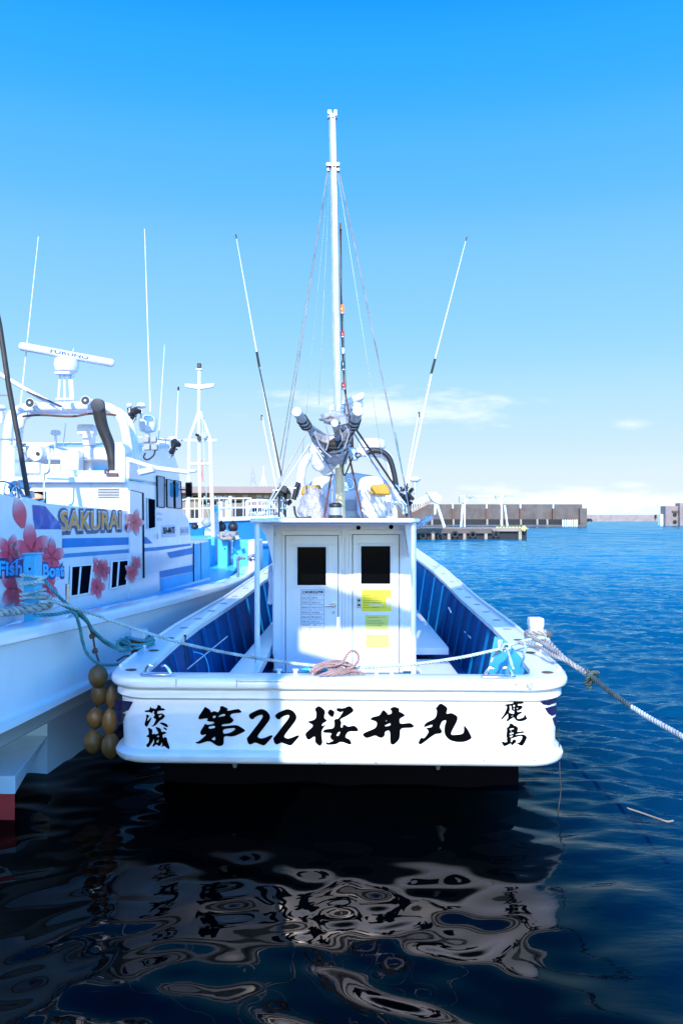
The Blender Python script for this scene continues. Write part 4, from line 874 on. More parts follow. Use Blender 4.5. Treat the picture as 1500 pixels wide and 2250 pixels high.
# teal ropes joining the two boats
k = nb(); BL = P(306, 1410, 6.9)
for q, (w, dz, dy) in enumerate(((.11, .03, 0), (.14, .0, 0), (.15, -.03, 0), (.12, -.045, 0))):
    pts = [Vector((BL.x+math.cos(a)*w-.015*q, BL.y+math.sin(a)*w*.8, BL.z+dz+.012*math.sin(a*2+q))) for a in [2*math.pi*i/10 for i in range(11)]]
    rope_bm(pts, .013, 4, bm=k)
for pts in (((100, 1275, 6.15), (120, 1300, 6.1), (145, 1325, 6.1), (185, 1355, 6.15), (205, 1385, 6.3), (235, 1410, 6.5), (265, 1425, 6.65), (290, 1428, 6.75)),
            ((110, 1318, 6.1), (150, 1335, 6.1), (190, 1365, 6.2), (212, 1395, 6.4), (240, 1418, 6.55), (275, 1432, 6.7)),
            ((75, 1352, 6.0), (120, 1350, 6.0), (160, 1345, 6.0), (175, 1375, 6.1), (182, 1410, 6.2), (195, 1440, 6.3), (225, 1460, 6.4), (270, 1458, 6.55), (320, 1448, 6.7), (330, 1435, 6.8), (325, 1420, 6.8)),
            ((265, 1425, 6.7), (258, 1412, 6.7), (270, 1405, 6.72), (285, 1412, 6.7), (275, 1428, 6.7), (262, 1430, 6.7))):
    rope_bm(RP(*pts), .0125, 6, bm=k)
tag(obj('bundled_rope', k, 'teal'), 'dark teal ropes sagging from the blue post and wrapped round the rusty bitt', 'rope')
k = nb(); rope_bm(RP((193, 1370, 6.3), (204, 1398, 6.35), (210, 1430, 6.4), (219, 1458, 6.45)), .008, 5, bm=k)
for p in ((203, 1398, 6.35), (209, 1430, 6.4)): ball(k, P(*p), .022, .02, .02, 10, .6)
rope_bm(RP((258, 1452, 6.5), (275, 1442, 6.6), (295, 1438, 6.75), (345, 1402, 7.2)), .008, 5, bm=k)
tag(obj('frayed_cord', k, 'rust'), 'frayed brown cord hanging between the two hulls above the amber floats', 'cord')
k = nb(); rope_bm([P(-60, 1352, 5.6), P(0, 1346, 5.75), P(40, 1342, 5.9), P(80, 1336, 6.0), P(104, 1330, 6.1), P(108, 1325, 6.25)], .034, 5, pitch=.16, bm=k)
tag(obj('hawser', k, 'grey'), 'thick grey braided hawser lying across the left boat below the blue post', 'rope')
# floats strung between the hulls
ff = ['topmost amber float hanging between the two hulls', 'amber float just below the topmost one, left string', 'amber float pressed against the white stern corner, second row right', 'dark amber float in the middle of the left string',
      'brown amber float in the middle beside the navy feather', 'lowest left amber float, round and dirty', 'lowest right amber float lit from the side']
for i, (px, py, rx, rz) in enumerate(((216, 1486, 21, 23), (219, 1524, 19, 23), (245, 1532, 12, 22), (210, 1578, 19, 21), (242, 1586, 17, 27), (205, 1630, 20, 23), (243, 1638, 20, 26))):
    Y = 6.35+.05*(i % 2); c = P(px, py, Y); k = nb(); s = Y/F
    lathe(k, c-Vector((0, 0, rz*s)), (0, 0, 1), [(.012, -.01), (rx*s*.45, .002), (rx*s*.85, rz*s*.4), (rx*s, rz*s*.85), (rx*s, rz*s*1.15), (rx*s*.85, rz*s*1.6), (rx*s*.45, rz*s*2-.002), (.012, rz*s*2+.01)], 18)
    tag(obj('fishing_float', k, 'float', smooth=70), ff[i], 'float', 'amber floats strung as fenders between the hulls')
k = nb(); rope_bm(RP((216, 1455, 6.4), (219, 1520, 6.4), (210, 1578, 6.4), (205, 1655, 6.4)), .006, 4, bm=k); rope_bm(RP((243, 1500, 6.4), (243, 1660, 6.4)), .006, 4, bm=k)
tag(obj('float_line', k, 'soot'), 'thin dark line stringing the amber floats together', 'cord')
k = nb(); sweep(k, cat([Vector(p) for p in ((2.05, 6.0, .006), (2.12, 5.9, .008), (2.2, 5.78, .008), (2.25, 5.72, .006), (2.3, 5.74, .004))], 4), .006, 6)
tag(obj('driftwood', k, 'wood'), 'thin pale twig floating on the dark water at right', 'twig')
# ================================================================== LEFT BOAT
LB = thing('charter_boat', 'white charter fishing boat at left with cherry blossom graphics and radar arch', 'boat', (-3.3, 7.0, 0), -R(4))
def L(name, bm, m, bevel=0, smooth=35, parent=LB): return obj(name, bm, m, parent, smooth, bevel)
CAPL = [(-3.3, 3.2, 1.45), (-2.6, 3.9, 1.42), (-2.32, 4.6, 1.39), (-2.19, 5.3, 1.37), (-2.08, 6.3, 1.335), (-1.95, 7.5, 1.30), (-1.72, 9.8, 1.247), (-1.5, 13, 1.205), (-1.62, 15.5, 1.32), (-2.1, 18, 1.6), (-2.8, 20, 1.85), (-3.4, 20.8, 2.0)]
def lrow(dx, fz, pts=None):
    out = []
    for i, p in enumerate(cat(CAPL, 5)):
        out.append((p, Vector((p.x+dx*min(1, (p.y-2.5)/2), p.y, fz(p.z, p.y)))))
    return [q for _, q in out]
def rowsurf(rows, closed=False):
    bm = nb(); g = [[bm.verts.new(p) for p in r] for r in rows]
    pr = list(zip(g, g[1:]))+([(g[-1], g[0])] if closed else [])
    for a, c in pr:
        for j in range(len(a)-1): bm.faces.new((a[j], a[j+1], c[j+1], c[j]))
    return bm
L('gunwale', rowsurf([lrow(-.22, lambda z, y: z), lrow(-.02, lambda z, y: z), lrow(.0, lambda z, y: z-.012), lrow(.008, lambda z, y: z-.04), lrow(.004, lambda z, y: z-.085), lrow(-.03, lambda z, y: z-.10), lrow(-.22, lambda z, y: z-.05)], True), 'gel2', smooth=50)
L('hull', rowsurf([lrow(-.022, lambda z, y: z-.095), lrow(-.03, lambda z, y: z-.12), lrow(-.05, lambda z, y: .80+max(0, y-13)*.06), lrow(-.035, lambda z, y: .775+max(0, y-13)*.06), lrow(.0, lambda z, y: .765+max(0, y-13)*.06), lrow(.004, lambda z, y: .72+max(0, y-13)*.06),
   lrow(-.02, lambda z, y: .71+max(0, y-13)*.06), lrow(-.07, lambda z, y: .60+max(0, y-13)*.06), lrow(-.09, lambda z, y: .58+max(0, y-13)*.06), lrow(-.8, lambda z, y: .56+max(0, y-13)*.06)]), 'gel2', smooth=45)
k = nb(); prism(k, [(-2.42, 6.81, -.4), (-2.2, 9, -.4), (-1.9, 13, -.4), (-3.1, 19, -.4), (-5, 19, -.4), (-5, 6.81, -.4)], (0, 0, .98)); L('underbody', k, 'gel2')
k = nb(); g1 = [k.verts.new(p) for p in ((-2.26, 5.73, .19), (-5, 5.73, .19), (-5, 5.73, .315), (-2.26, 5.73, .315), (-2.415, 6.80, .30), (-5, 6.8, .30), (-5, 6.8, .315), (-2.415, 6.80, .315))]
for f in ((0, 1, 2, 3), (4, 5, 6, 7), (0, 4, 7, 3), (3, 7, 6, 2), (0, 1, 5, 4)): k.faces.new([g1[i] for i in f])
L('stern_step', k, 'gel2', .006, 0)
k = nb(); prism(k, [(-2.27, 5.75, -.3), (-2.80, 6.80, -.3), (-5, 6.8, -.3), (-5, 5.75, -.3)], (0, 0, .488)); L('bottom_paint', k, 'red')
k = nb(); prism(k, [(-5, 3.6, 1.18), (-2.75, 4.2, 1.18), (-2.40, 5.3, 1.18), (-2.15, 7.5, 1.12), (-1.92, 9.8, 1.06), (-1.72, 13, 1.02), (-1.9, 15.5, 1.1), (-2.4, 18, 1.3), (-3.2, 20.3, 1.5), (-5, 19, 1.4)], (0, 0, .06)); L('deck', k, 'cyan')
def A(px, py, off=0):
    """source pixel -> starboard house wall (off = metres outboard)"""
    s = (px-CX)/F; Y = (-2.5+off-.08*6.5)/(s-.08); return P(px, py, Y)
AX = Vector((.08, 1, 0)).normalized(); AN = Vector((1, -.08, 0)).normalized()
def AP(pts, off=0): return [A(x, y, off) for x, y in pts]
def wall(name, pts, depth, m='gel2', off=0, bevel=0, parent=LB):
    k = nb(); prism(k, AP(pts, off), (-depth, 0, 0)); return L(name, k, m, bevel, parent=parent)
L('house', (lambda k: (prism(k, AP([(283, 1054), (340, 1062), (396, 1069), (401, 1116), (416, 1140), (421, 1183), (459, 1184), (462, 1270), (420, 1288), (300, 1330), (283, 1334)]), (-1.45, 0, 0)), k)[1])(nb()), 'gel2', .03)
wall('bridge_side', [(284, 1008), (340, 1020), (394, 1036), (396, 1068.5), (340, 1061.5), (284, 1053)], .06, bevel=.015)
wall('bridge_hood', [(305, 1010), (310, 985), (335, 973), (365, 976), (385, 998), (396, 1030), (394, 1040), (340, 1028)], 1.2, 'gel2', -.08, .04)
wall('aft_coaming', [(60, 1092), (105, 1106), (200, 1115), (283, 1122), (283, 1340), (100, 1368), (60, 1375)], .05, bevel=.01)
wall('aft_bulwark', [(-160, 1075), (0, 1084), (58, 1099), (70, 1108), (100, 1110), (137, 1155), (137, 1332), (0, 1378), (-160, 1430)], .045, off=.055, bevel=.008)
# aft face of the house: ledge, flying-bridge coaming, wings, louvre, windows
HY2 = 8.93
def H2(px, py, dy=0): return P(px, py, HY2+dy)
def hb(name, a, c, dy, th, m='gel2', bevel=.008, parent=LB):
    p = H2(*a, dy); q = H2(*c, dy); return L(name, bx(p.x, q.x, HY2+dy, HY2+dy+th, q.z, p.z), m, bevel, parent=parent)
hb('house_back', (20, 1050), (281, 1300), 0, .05)
hb('ledge', (18, 1048), (274, 1060), -.10, .10); hb('bridge_coaming', (133, 1034), (262, 1049), .02, .05); hb('bridge_coaming', (22, 1020), (133, 1049), .25, .05)
L('bridge_wing', (lambda k: (prism(k, [H2(252, 1048), H2(252, 972), H2(266, 970), H2(274, 985), H2(276, 1048)], (0, .35, 0)), k)[1])(nb()), 'gel2', .015)
L('bridge_wing', (lambda k: (prism(k, [H2(6, 1090), H2(7, 978), H2(22, 977), H2(32, 985), H2(32, 1090)], (0, .35, 0)), k)[1])(nb()), 'gel2', .015)
k = nb(); p = H2(214, 1072, -.012); q = H2(265, 1096, -.012); box(k, p.x, q.x, HY2-.012, HY2-.002, q.z, p.z); lv = L('louvre', k, 'gel2', .003)
k = nb()
for i in range(6): z = p.z-.012-(p.z-q.z-.015)*i/6; box(k, p.x+.01, q.x-.01, HY2-.016, HY2-.013, z-.008, z)
L('louvre_slot', k, 'ink', parent=lv)
hb('back_window', (139, 1130), (180, 1150), -.008, .007, 'glass', 0); hb('blind', (146, 1131), (172, 1149), -.012, .003, 'pinkc', 0); hb('back_window', (56, 1080), (102, 1105), -.008, .007, 'glass', 0)
k = nb(); ball(k, H2(75, 1093, -.3), .10, .05, .045, 14, .1); L('orange_buoy', k, mat('tan_plastic', (.6, .36, .18), .5))
hb('panel_joint', (200, 1062), (200.6, 1120), -.004, .004, 'greyp', 0)
# graphics on the bulwark and coaming (off: aft_bulwark .055, coaming 0)
def decal(name, pts, m, off, sm=0, parent=LB, th=.0015):
    if sm: pts = chaikin(pts, sm)
    return L(name, shapes([pts], lambda x, y: A(x, y, off)), m, smooth=0, parent=parent)
skyg = bpy.data.materials.new('printed_sky_graphic'); skyg.use_nodes = True; tt = skyg.node_tree; b = tt.nodes['Principled BSDF']; n = N(tt, 'ShaderNodeTexNoise'); n.inputs['Scale'].default_value = 5; n.inputs['Detail'].default_value = 5
cc = N(tt, 'ShaderNodeTexCoord'); rp = N(tt, 'ShaderNodeValToRGB'); rp.color_ramp.elements[0].color = (.005, .05, .32, 1); rp.color_ramp.elements[0].position = .45; rp.color_ramp.elements[1].color = (.25, .42, .72, 1); rp.color_ramp.elements[1].position = .75
tt.links.new(cc.outputs['Object'], n.inputs['Vector']); tt.links.new(n.outputs[0], rp.inputs[0]); tt.links.new(rp.outputs[0], b.inputs['Base Color']); b.inputs['Roughness'].default_value = .25; M['skyg'] = skyg
decal('sky_graphic', [(72, 1109.5), (99, 1111), (135.8, 1154), (135.8, 1163), (78, 1163), (74, 1140)], 'skyg', .058)
M['stripe'] = mat('blue_stripe_vinyl', (.0, .20, .50), .4, spec=.1, var=.15, scale=3); M['stripe2'] = mat('violet_stripe_vinyl', (.04, .25, .50), .4, spec=.1, var=.12, scale=3); M['stripe3'] = mat('light_blue_panel', (.06, .44, .80), .4, spec=.1, var=.15, scale=2)
decal('stripe', [(138, 1183), (322, 1180), (336, 1194), (138, 1204)], 'stripe', .004)
decal('stripe', [(138, 1217), (345, 1202), (420, 1194), (420, 1199), (345, 1210), (138, 1226)], 'stripe2', .004)
decal('stripe', [(352, 1255), (424, 1241), (424, 1256), (352, 1270)], 'stripe', .005); decal('stripe', [(368, 1214), (424, 1203), (424, 1217), (374, 1227)], 'stripe', .005)
decal('side_panel', [(352, 1271), (426, 1257), (426, 1283), (395, 1293), (352, 1302)], 'stripe3', .003); decal('side_panel', [(427, 1196), (459, 1190), (461, 1268), (427, 1281)], 'stripe3', .003)
# petals: red at the heart, fading to white at the tip
pet = bpy.data.materials.new('blossom_print'); pet.use_nodes = True; tt = pet.node_tree; b = tt.nodes['Principled BSDF']; at = N(tt, 'ShaderNodeAttribute', attribute_name='fade'); rp = N(tt, 'ShaderNodeValToRGB')
e = rp.color_ramp.elements; e[0].position = 0; e[0].color = (.75, .03, .07, 1); e[1].position = 1; e[1].color = (.72, .70, .74, 1); x_ = e.new(.5); x_.color = (.75, .05, .10, 1); x2 = e.new(.8); x2.color = (.72, .28, .34, 1)
tt.links.new(at.outputs['Fac'], rp.inputs[0]); tt.links.new(rp.outputs[0], b.inputs['Base Color']); b.inputs['Roughness'].default_value = .3; M['petal'] = pet
def blossom(cx, cy, r, off, n=5, rot=0, sy=1.15, sx=.8, only=None):
    bm = nb(); lay = None; vals = []
    for q in range(n):
        if only and q not in only: continue
        a = 2*math.pi*q/n+rot; rows = []
        for i in range(9):
            tt_ = i/8; w = .30*math.sin(math.pi*min(.985, tt_*.92+.05))**.9*r; row = []
            for j in (-1, -.5, 0, .5, 1):
                lx = tt_*r; ly = w*j; X = cx+(math.cos(a)*lx-math.sin(a)*ly)*sx; Yp = cy+(math.sin(a)*lx+math.cos(a)*ly)*sy
                row.append(bm.verts.new(A(X, Yp, off))); vals.append(tt_)
            rows.append(row)
        for u, w_ in zip(rows, rows[1:]):
            for j in range(4): bm.faces.new((u[j], u[j+1], w_[j+1], w_[j]))
    me = bpy.data.meshes.new('x'); bm.to_mesh(me); bm.free(); at_ = me.attributes.new('fade', 'FLOAT', 'POINT'); at_.data.foreach_set('value', vals)
    return L('blossom_graphic', me, 'petal', smooth=0)
for a in ((70, 1213, 60, .0585, 5, -.45), (21, 1214, 40, .0585, 5, .15), (114, 1224, 40, .0585, 5, -.3), (52, 1160, 62, .0585, 5, -1.9, 1.15, .8, [0]), (38, 1292, 54, .0585, 5, 1.2, 1.15, .8, [0, 1, 2]), (104, 1292, 36, .0585, 5, .4)): blossom(*a)
for a in ((229, 1253, 24, .005), (214, 1289, 27, .005), (216, 1247, 23, .005, 5, .5), (297, 1148, 27, .0235), (279, 1166, 15, .006, 5, -1.6, 1.15, .8, [0]), (290, 1258, 22, .0235), (300, 1238, 18, .0235, 5, .4)): blossom(*a)
# lettering SAKURAI
M['ltout'] = mat('slate_lettering_outline', (.045, .065, .14), .35, var=.1); M['ltor'] = mat('orange_lettering', (.78, .27, .03), .35, var=.2, scale=14); M['ltw'] = mat('silver_lettering_edge', (.55, .56, .62), .35); M['ltcy'] = mat('cyan_lettering', (.02, .45, .90), .3, var=.08)
o1 = A(128, 1177, .004); wd = (A(268, 1177, .004)-o1).length
text('SAKURAI', 1, o1, AX, (0, 0, 1), 'ltout', LB, width=wd, height=.245, bold=.085, lift=.001)
text('SAKURAI', 1, o1+AX*.035+Vector((0, 0, .035)), AX, (0, 0, 1), 'ltw', LB, width=wd-.07, height=.19, bold=.035, lift=.003)
text('SAKURAI', 1, o1+AX*.05+Vector((0, 0, .045)), AX, (0, 0, 1), 'ltor', LB, width=wd-.10, height=.165, bold=.018, lift=.005)
o2 = A(-6, 1284, .058); wd = (A(141, 1273, .058)-o2).length; UP = (AX*.0+Vector((0, 0, 1)))
decal('logo_arc', [(18, 1246), (24, 1236), (34, 1225), (48, 1219), (64, 1217), (90, 1222), (96, 1240), (90, 1262), (20, 1262)], mat('navy_logo', (.02, .06, .33), .3), .0585, 1)
k = nb(); sweep(k, [A(x, y, .06) for x, y in ((20, 1250), (27, 1238), (38, 1230), (52, 1226))], .006, 4); L('logo_line', k, 'ltcy')
exf = (A(141, 1272, .058)-A(-6, 1283, .058)).normalized()
M['ltnavy'] = mat('navy_lettering', (.015, .04, .16), .3)
for word, f0, f1 in (('Fishing', 0, .585), ('Boat', .63, 1)):
    text(word, 1, o2+exf*wd*f0, exf, (0, 0, 1), 'ltnavy', LB, width=wd*(f1-f0)+.01, height=.19 if word == 'Fishing' else .155, bold=.10, lift=.002)
    text(word, 1, o2+exf*(wd*f0+.014)+Vector((0, 0, .024)), exf, (0, 0, 1), 'ltcy', LB, width=wd*(f1-f0)-.018, height=.145 if word == 'Fishing' else .112, bold=.03, lift=.004)
for (x0, y0, x1, y1) in ((357, 1153, 386, 1181), (397, 1157, 416, 1177)):
    decal('label_plate', [(x0, y0+2), (x1, y0), (x1, y1-2), (x0, y1)], 'ltw', .004)
text('SEA-MATE', 1, A(359, 1173, .006), AX, (0, 0, 1), 'ink', LB, width=(A(384, 1173)-A(359, 1173)).length, height=.08, bold=.04)
text('IB3-1122', 1, A(399, 1171, .006), AX, (0, 0, 1), 'ltout', LB, width=(A(414, 1171)-A(399, 1171)).length, height=.05)
for y in (1126, 1138): decal('label_plate', [(347, y), (357, y+1), (357, y+6), (347, y+5)], 'ltw', .004)
# windows and doors on the starboard wall
def awin(name, pts, m, off=.006, frame=None, th=.012):
    k = nb(); prism(k, AP(pts, off), (.006, 0, 0)); g_ = L(name, k, m)
    if frame:
        k = nb(); n = len(pts); cx = sum(p[0] for p in pts)/n; cy = sum(p[1] for p in pts)/n
        o_ = [(cx+(x-cx)*frame[0], cy+(y-cy)*frame[1]) for x, y in pts]
        for i in range(n):
            j = (i+1) % n; prism(k, [A(*pts[i], off), A(*pts[j], off), A(*o_[j], off), A(*o_[i], off)], AN*th)
        obj('frame', k, 'paint' if frame[2] == 'w' else 'ink', g_, bevel=.002)
    return g_
awin('window', [(157, 1246), (200, 1242), (193, 1302), (155, 1309)], 'pane', .008, (1.14, 1.1, 'w')); awin('window', [(246, 1235), (280, 1232), (276, 1284), (243, 1292)], 'pane', .008, (1.14, 1.1, 'w'))
for pts in ([(176, 1245), (180, 1245), (175, 1306), (171, 1307)], [(260, 1234), (264, 1234), (260, 1288), (256, 1289)]): decal('mullion', pts, 'paint', .018)
awin('wheelhouse_window', [(345, 1046), (360, 1049), (360, 1115), (346, 1113)], 'bluglass', .006, (1.12, 1.04, 'k')); awin('wheelhouse_window', [(366, 1053), (380, 1056), (381, 1116), (367, 1114)], 'bluglass', .006, (1.1, 1.03, 'k')); awin('wheelhouse_window', [(384, 1056), (396, 1059), (399, 1117), (385, 1116)], 'bluglass', .008, (1.12, 1.04, 'k'))
wall('side_door', [(285, 1078), (315, 1084), (317, 1270), (300, 1274), (287, 1272)], .02, 'gel2', .018)
decal('door_gap', [(313.5, 1083), (316.5, 1083.5), (318.5, 1270), (314.5, 1271)], 'ink', .0225); decal('door_gap', [(288, 1076), (316, 1083), (316, 1084.5), (288, 1077.5)], 'ink', .0225)
awin('door_window', [(324, 1095), (340, 1098), (340, 1158), (325, 1162)], 'pane', .006, (1.1, 1.04, 'w')); k = nb(); sweep(k, AP([(346, 1172), (346, 1184)], .02), .008, 6); L('door_handle', k, 'steel')
decal('door_gap', [(424.5, 1194), (427, 1193.5), (427, 1278), (424.5, 1279)], 'ink', .006); decal('door_gap', [(441, 1192), (442, 1192), (443, 1274), (442, 1275)], 'ink', .006)
wall('sheer_trim', [(300, 1316), (462, 1268), (463, 1274), (300, 1323)], .03, 'paint', .012)
# small fittings: rail stubs, blue bollard
for px, py, pb, Y in ((149, 1284, 1335, 6.9), (523, 1232, 1268, 11.8)):
    k = nb(); lathe(k, P(px, pb, Y), (0, 0, 1), [(.018, 0), (.018, (pb-py)*Y/F), (.014, (pb-py)*Y/F+.004)], 12); L('rail_stub', k, 'steel')
Yb = 6.15; a = P(52, 1219, Yb); c = P(79, 1360, Yb)
k = nb(); box(k, a.x, c.x, Yb, Yb+.14, 1.2, a.z); bo = L('bollard', k, 'cyan', .006)
L('bollard_cap', bx(a.x-.008, c.x+.008, Yb-.008, Yb+.15, a.z, a.z+.012), 'cyan', .003); obj('bolt_hole', lt(P(66, 1250, Yb-.002), (0, -1, 0), [(.009, 0), (.009, .002)], 12), 'ink', bo)
k = nb()
cxy = Vector(((a.x+c.x)/2, Yb+.07, 0))
for zpx in (1267, 1276, 1284, 1302, 1316, 1325):
    z = P(0, zpx, Yb).z; w = .062
    ring = []
    for i in range(17):
        th = 2*math.pi*i/16; cx_, sy_ = math.cos(th), math.sin(th); m_ = max(abs(cx_), abs(sy_)); ring.append(Vector((cxy.x+cx_/m_*(w*.9), cxy.y+sy_/m_*(w+.035), z+.012*math.sin(th+zpx))))
    rope_bm(ring, .012, 2, bm=k)
rope_bm([Vector((cxy.x+.07, cxy.y-.09, P(0, 1305, Yb).z)), P(100, 1305, 6.1), P(112, 1312, 6.05), P(104, 1322, 6.05), P(88, 1322, 6.0)], .014, 5, bm=k)
tag(obj('wound_rope', k, 'tealw'), 'pale green rope wound six times round the blue post of the left boat', 'rope')
# ---------------------------------------------------------------- arch and gear on the left boat
AY = 9.3
def T2(name, pts, r, m, Y=AY, n=8, sm=0, r2=None, parent=LB): return obj(name, tube(PP(Y, *pts), r, n, sm, r2), m, parent, smooth=60)
k = nb(); pts = cat(PP(AY, (16, 1075), (16, 985), (22, 925), (34, 905), (62, 896), (140, 893), (225, 893), (252, 903), (270, 926), (279, 965), (285, 1010), (290, 1060)), 6); sweep(k, pts, .052, 14, prof=lambda th, s: 1)
L('radar_arch', k, 'gel2', smooth=60)
k = nb(); sweep(k, [p+Vector((0, .30, 0)) for p in pts], .052, 14); L('radar_arch', k, 'gel2', smooth=60)
obox_ = nb(); a = P(45, 893, AY); c = P(240, 893, AY); box(obox_, a.x, c.x, AY, AY+.3, a.z-.03, a.z+.035); L('arch_deck', obox_, 'gel2', .02)
T2('arch_cable', [(50, 915), (90, 912), (160, 915), (200, 909), (262, 912)], .012, 'rust', AY-.04, 6, 4)
# radar
k = nb()
for x0, x1 in ((128, 133), (143, 142), (157, 153), (162, 158)): sweep(k, [P(x0, 890, AY+.12), P(x1, 822, AY+.12)], .014, 8)
obox(k, P(143, 822, AY+.12), (.085, 0, 0), (0, .1, 0), (0, 0, .012)); obox(k, P(146, 878, AY+.12), (.1, 0, 0), (0, .06, 0), (0, 0, .01)); pd = L('radar_mount', k, 'gel2', .003)
k = nb(); lathe(k, P(147, 822, AY+.12), (0, 0, 1), [(.06, 0), (.12, .03), (.14, .10), (.13, .17), (.06, .185), (.04, .22)], 20); L('radar_gearbox', k, 'white', .004)
a = P(42, 760, AY); c = P(252, 799, AY+.25); d = (c-a)/2; dn = d.normalized(); up = Vector((0, 0, 1)); fr_ = dn.cross(up).normalized(); upv = fr_.cross(dn).normalized()*-1
if fr_.y > 0: fr_ = -fr_
upv = fr_.cross(dn)
k = nb(); obox(k, (a+c)/2, d, fr_*.05, upv*.045); sc = L('radar_scanner', k, 'white', .035, smooth=60)
w = .42; org = (a+c)/2+fr_*.0515+upv*-.016-dn*(-.03)-dn*w*.5
text('FURUNO', 1, org, dn, upv, mat('blue_lettering', (.01, .07, .35), .4), sc, width=w, height=.036, bold=.03, lift=0.0)
# horns
for px, py in ((66, 885), (188, 880)):
    k = nb(); lathe(k, P(px, py, AY-.2), (0, 1, 0), [(.052, 0), (.054, .01), (.034, .06), (.03, .16), (.045, .17), (.045, .24)], 18); h_ = L('horn', k, 'white', smooth=50)
    obj('horn_mouth', lt(P(px, py, AY-.2)+Vector((0, -.002, 0)), (0, 1, 0), [(.046, 0), (.02, .002)], 18), 'black', h_); obj('horn_core', lt(P(px, py, AY-.2)+Vector((0, -.012, 0)), (0, 1, 0), [(.014, 0), (.016, .01)], 12), 'greyb', h_)
    T2('horn_foot', [(px+8, py+16), (px+8, py+4)], .02, 'white', AY+.02)
k = nb(); pts = cat([P(217, 893, 9.0), P(221, 920, 9.02), P(228, 945, 9.04), P(240, 975, 9.06), P(247, 1005, 9.06), P(250, 1045, 9.06)], 5); sweep(k, pts, lambda i, n: .072-.022*(i/n), 18); L('exhaust_pipe', k, 'soot', smooth=60)
obj('pipe_end', lt(P(217, 893, 8.98)+Vector((0, -.03, .01)), (0, -1, -.15), [(.066, -.06), (.072, 0), (.072, .02), (.062, .025)], 20), mat('grey_cap', (.06, .06, .06), .6, var=.2), LB)
k = nb(); obox(k, P(250, 1044, 8.95), (.06, 0, 0), (0, .06, 0), (0, 0, .02)); L('pipe_bracket', k, 'rust', .004); T2('pipe_bracket', [(232, 1042), (232, 1032), (240, 1036)], .012, 'rust', 8.9, 6, 3)
T2('boom', [(-30, 800), (0, 822), (60, 857), (138, 900)], .024, 'gel2', 8.6, 12)
T2('boom_rail', [(60, 860), (137, 893)], .008, 'rust', 8.55)
k = nb(); lathe(k, P(84, 998, 9.55)+Vector((-.0, -.12, 0)), (0, 1, 0), [(.06, 0), (.088, .01), (.095, .03), (.095, .40), (.08, .43)], 24); lr = L('life_raft_drum', k, 'white', smooth=50); obj('drum_hub', lt(P(84, 997, 9.43), (0, -1, 0), [(.022, 0), (.022, .012)], 14), 'black', lr)
k = nb(); lathe(k, P(107, 1010, 9.8), (0, 1, 0), [(.12, 0), (.125, .3)], 24); L('raft_drum', k, 'white', smooth=50)
cluster('deck_gear', 60, 1000, 10, 22, 12, 'galv', 9.6, LB); cluster('deck_gear', 25, 1035, 14, 8, 8, 'greyb', 9.5, LB); cluster('deck_gear', 150, 1005, 10, 22, 10, 'galv', 9.8, LB); cluster('deck_gear', 185, 1020, 8, 10, 10, 'black', 9.9, LB)
hb('winch_box', (48, 1016), (86, 1040), .2, .2, 'white', .01); hb('winch_box', (133, 990), (173, 1040), .45, .2, 'gel2', .01)
hb('canvas_screen', (40, 972), (285, 1002), 1.6, .03, 'gel2', .004); hb('screen_rail', (200, 998), (250, 1003), 1.5, .03, 'black', .004)
# searchlights and mushrooms
k = nb(); lathe(k, P(195, 1035, 9.7), (0, 0, 1), [(.05, 0), (.05, .27), (.065, .28), (.03, .30), (.03, .33)], 16); L('searchlight_post', k, 'white', smooth=50)
k = nb(); obox(k, P(192, 945, 9.7), (.10, 0, 0), (0, .08, 0), (0, 0, .06)); obox(k, P(196, 966, 9.7), (.06, 0, 0), (0, .07, 0), (0, 0, .07)); L('searchlight', k, 'white', .02)
def mushroom(px, ptop, pbot, Y, r, m='white'):
    k = nb(); hgt = (pbot-ptop)*Y/F; lathe(k, P(px, pbot, Y), (0, 0, 1), [(r*.3, 0), (r*.25, hgt*.7), (r*.8, hgt*.74), (r, hgt*.8), (r*.85, hgt*.97), (r*.2, hgt)], 16); L('aerial_mushroom', k, m, smooth=50)
for a in ((123, 945, 985, 9.8, .06), (285, 886, 918, 9.6, .035), (311, 885, 925, 9.6, .055), (379, 958, 990, 10.6, .05), (4, 890, 930, 9.4, .06)): mushroom(*a)
cluster('aerial_bracket', 298, 908, 14, 8, 12, 'black', 9.6, LB); T2('aerial_arm', [(286, 932), (296, 922), (300, 905)], .014, 'greyp', 9.6, 8, 3); T2('aerial_arm', [(6, 905), (12, 930), (16, 945)], .012, 'greyp', 9.4)
k = nb(); lathe(k, P(325, 962, 9.9), (0, 0, 1), [(.03, 0), (.03, .06), (.09, .08), (.11, .16), (.10, .24), (.04, .27)], 20); L('searchlight', k, 'white', smooth=50)
k = nb()
for x, y in ((322, 966), (338, 966), (324, 983), (340, 983)): obox(k, P(x, y, 9.5), (.036, 0, 0), (0, .04, 0), (0, 0, .034))
L('junction_box', k, 'greyp', .01); T2('cable', [(320, 995), (316, 1005), (325, 1010), (338, 1000), (342, 985)], .01, 'black', 9.5, 6, 4)
T2('awning_rail', [(277, 1008), (340, 1028), (417, 1038)], .026, 'gel2', 9.0, 12)
k = nb(); obox(k, P(322, 1035, 8.9), (.085, 0, .02), (0, .05, 0), (-.01, 0, .03)); L('floodlight', k, 'greyb', .01); T2('floodlight_arm', [(304, 1020), (305, 1030), (316, 1038)], .01, 'greyp', 8.9)
k = nb(); obox(k, P(423, 1035, 10.6), (.05, 0, 0), (0, .05, 0), (0, 0, .02)); L('lamp', k, 'white', .015)
M['mesh'] = mat('white_net', (.7, .7, .74), .7)
hb('net_screen', (343, 965), (372, 985), 1.5, .02, 'mesh', .003); T2('screen_rail', [(300, 960), (340, 962), (405, 968)], .008, 'galv', 10.4)
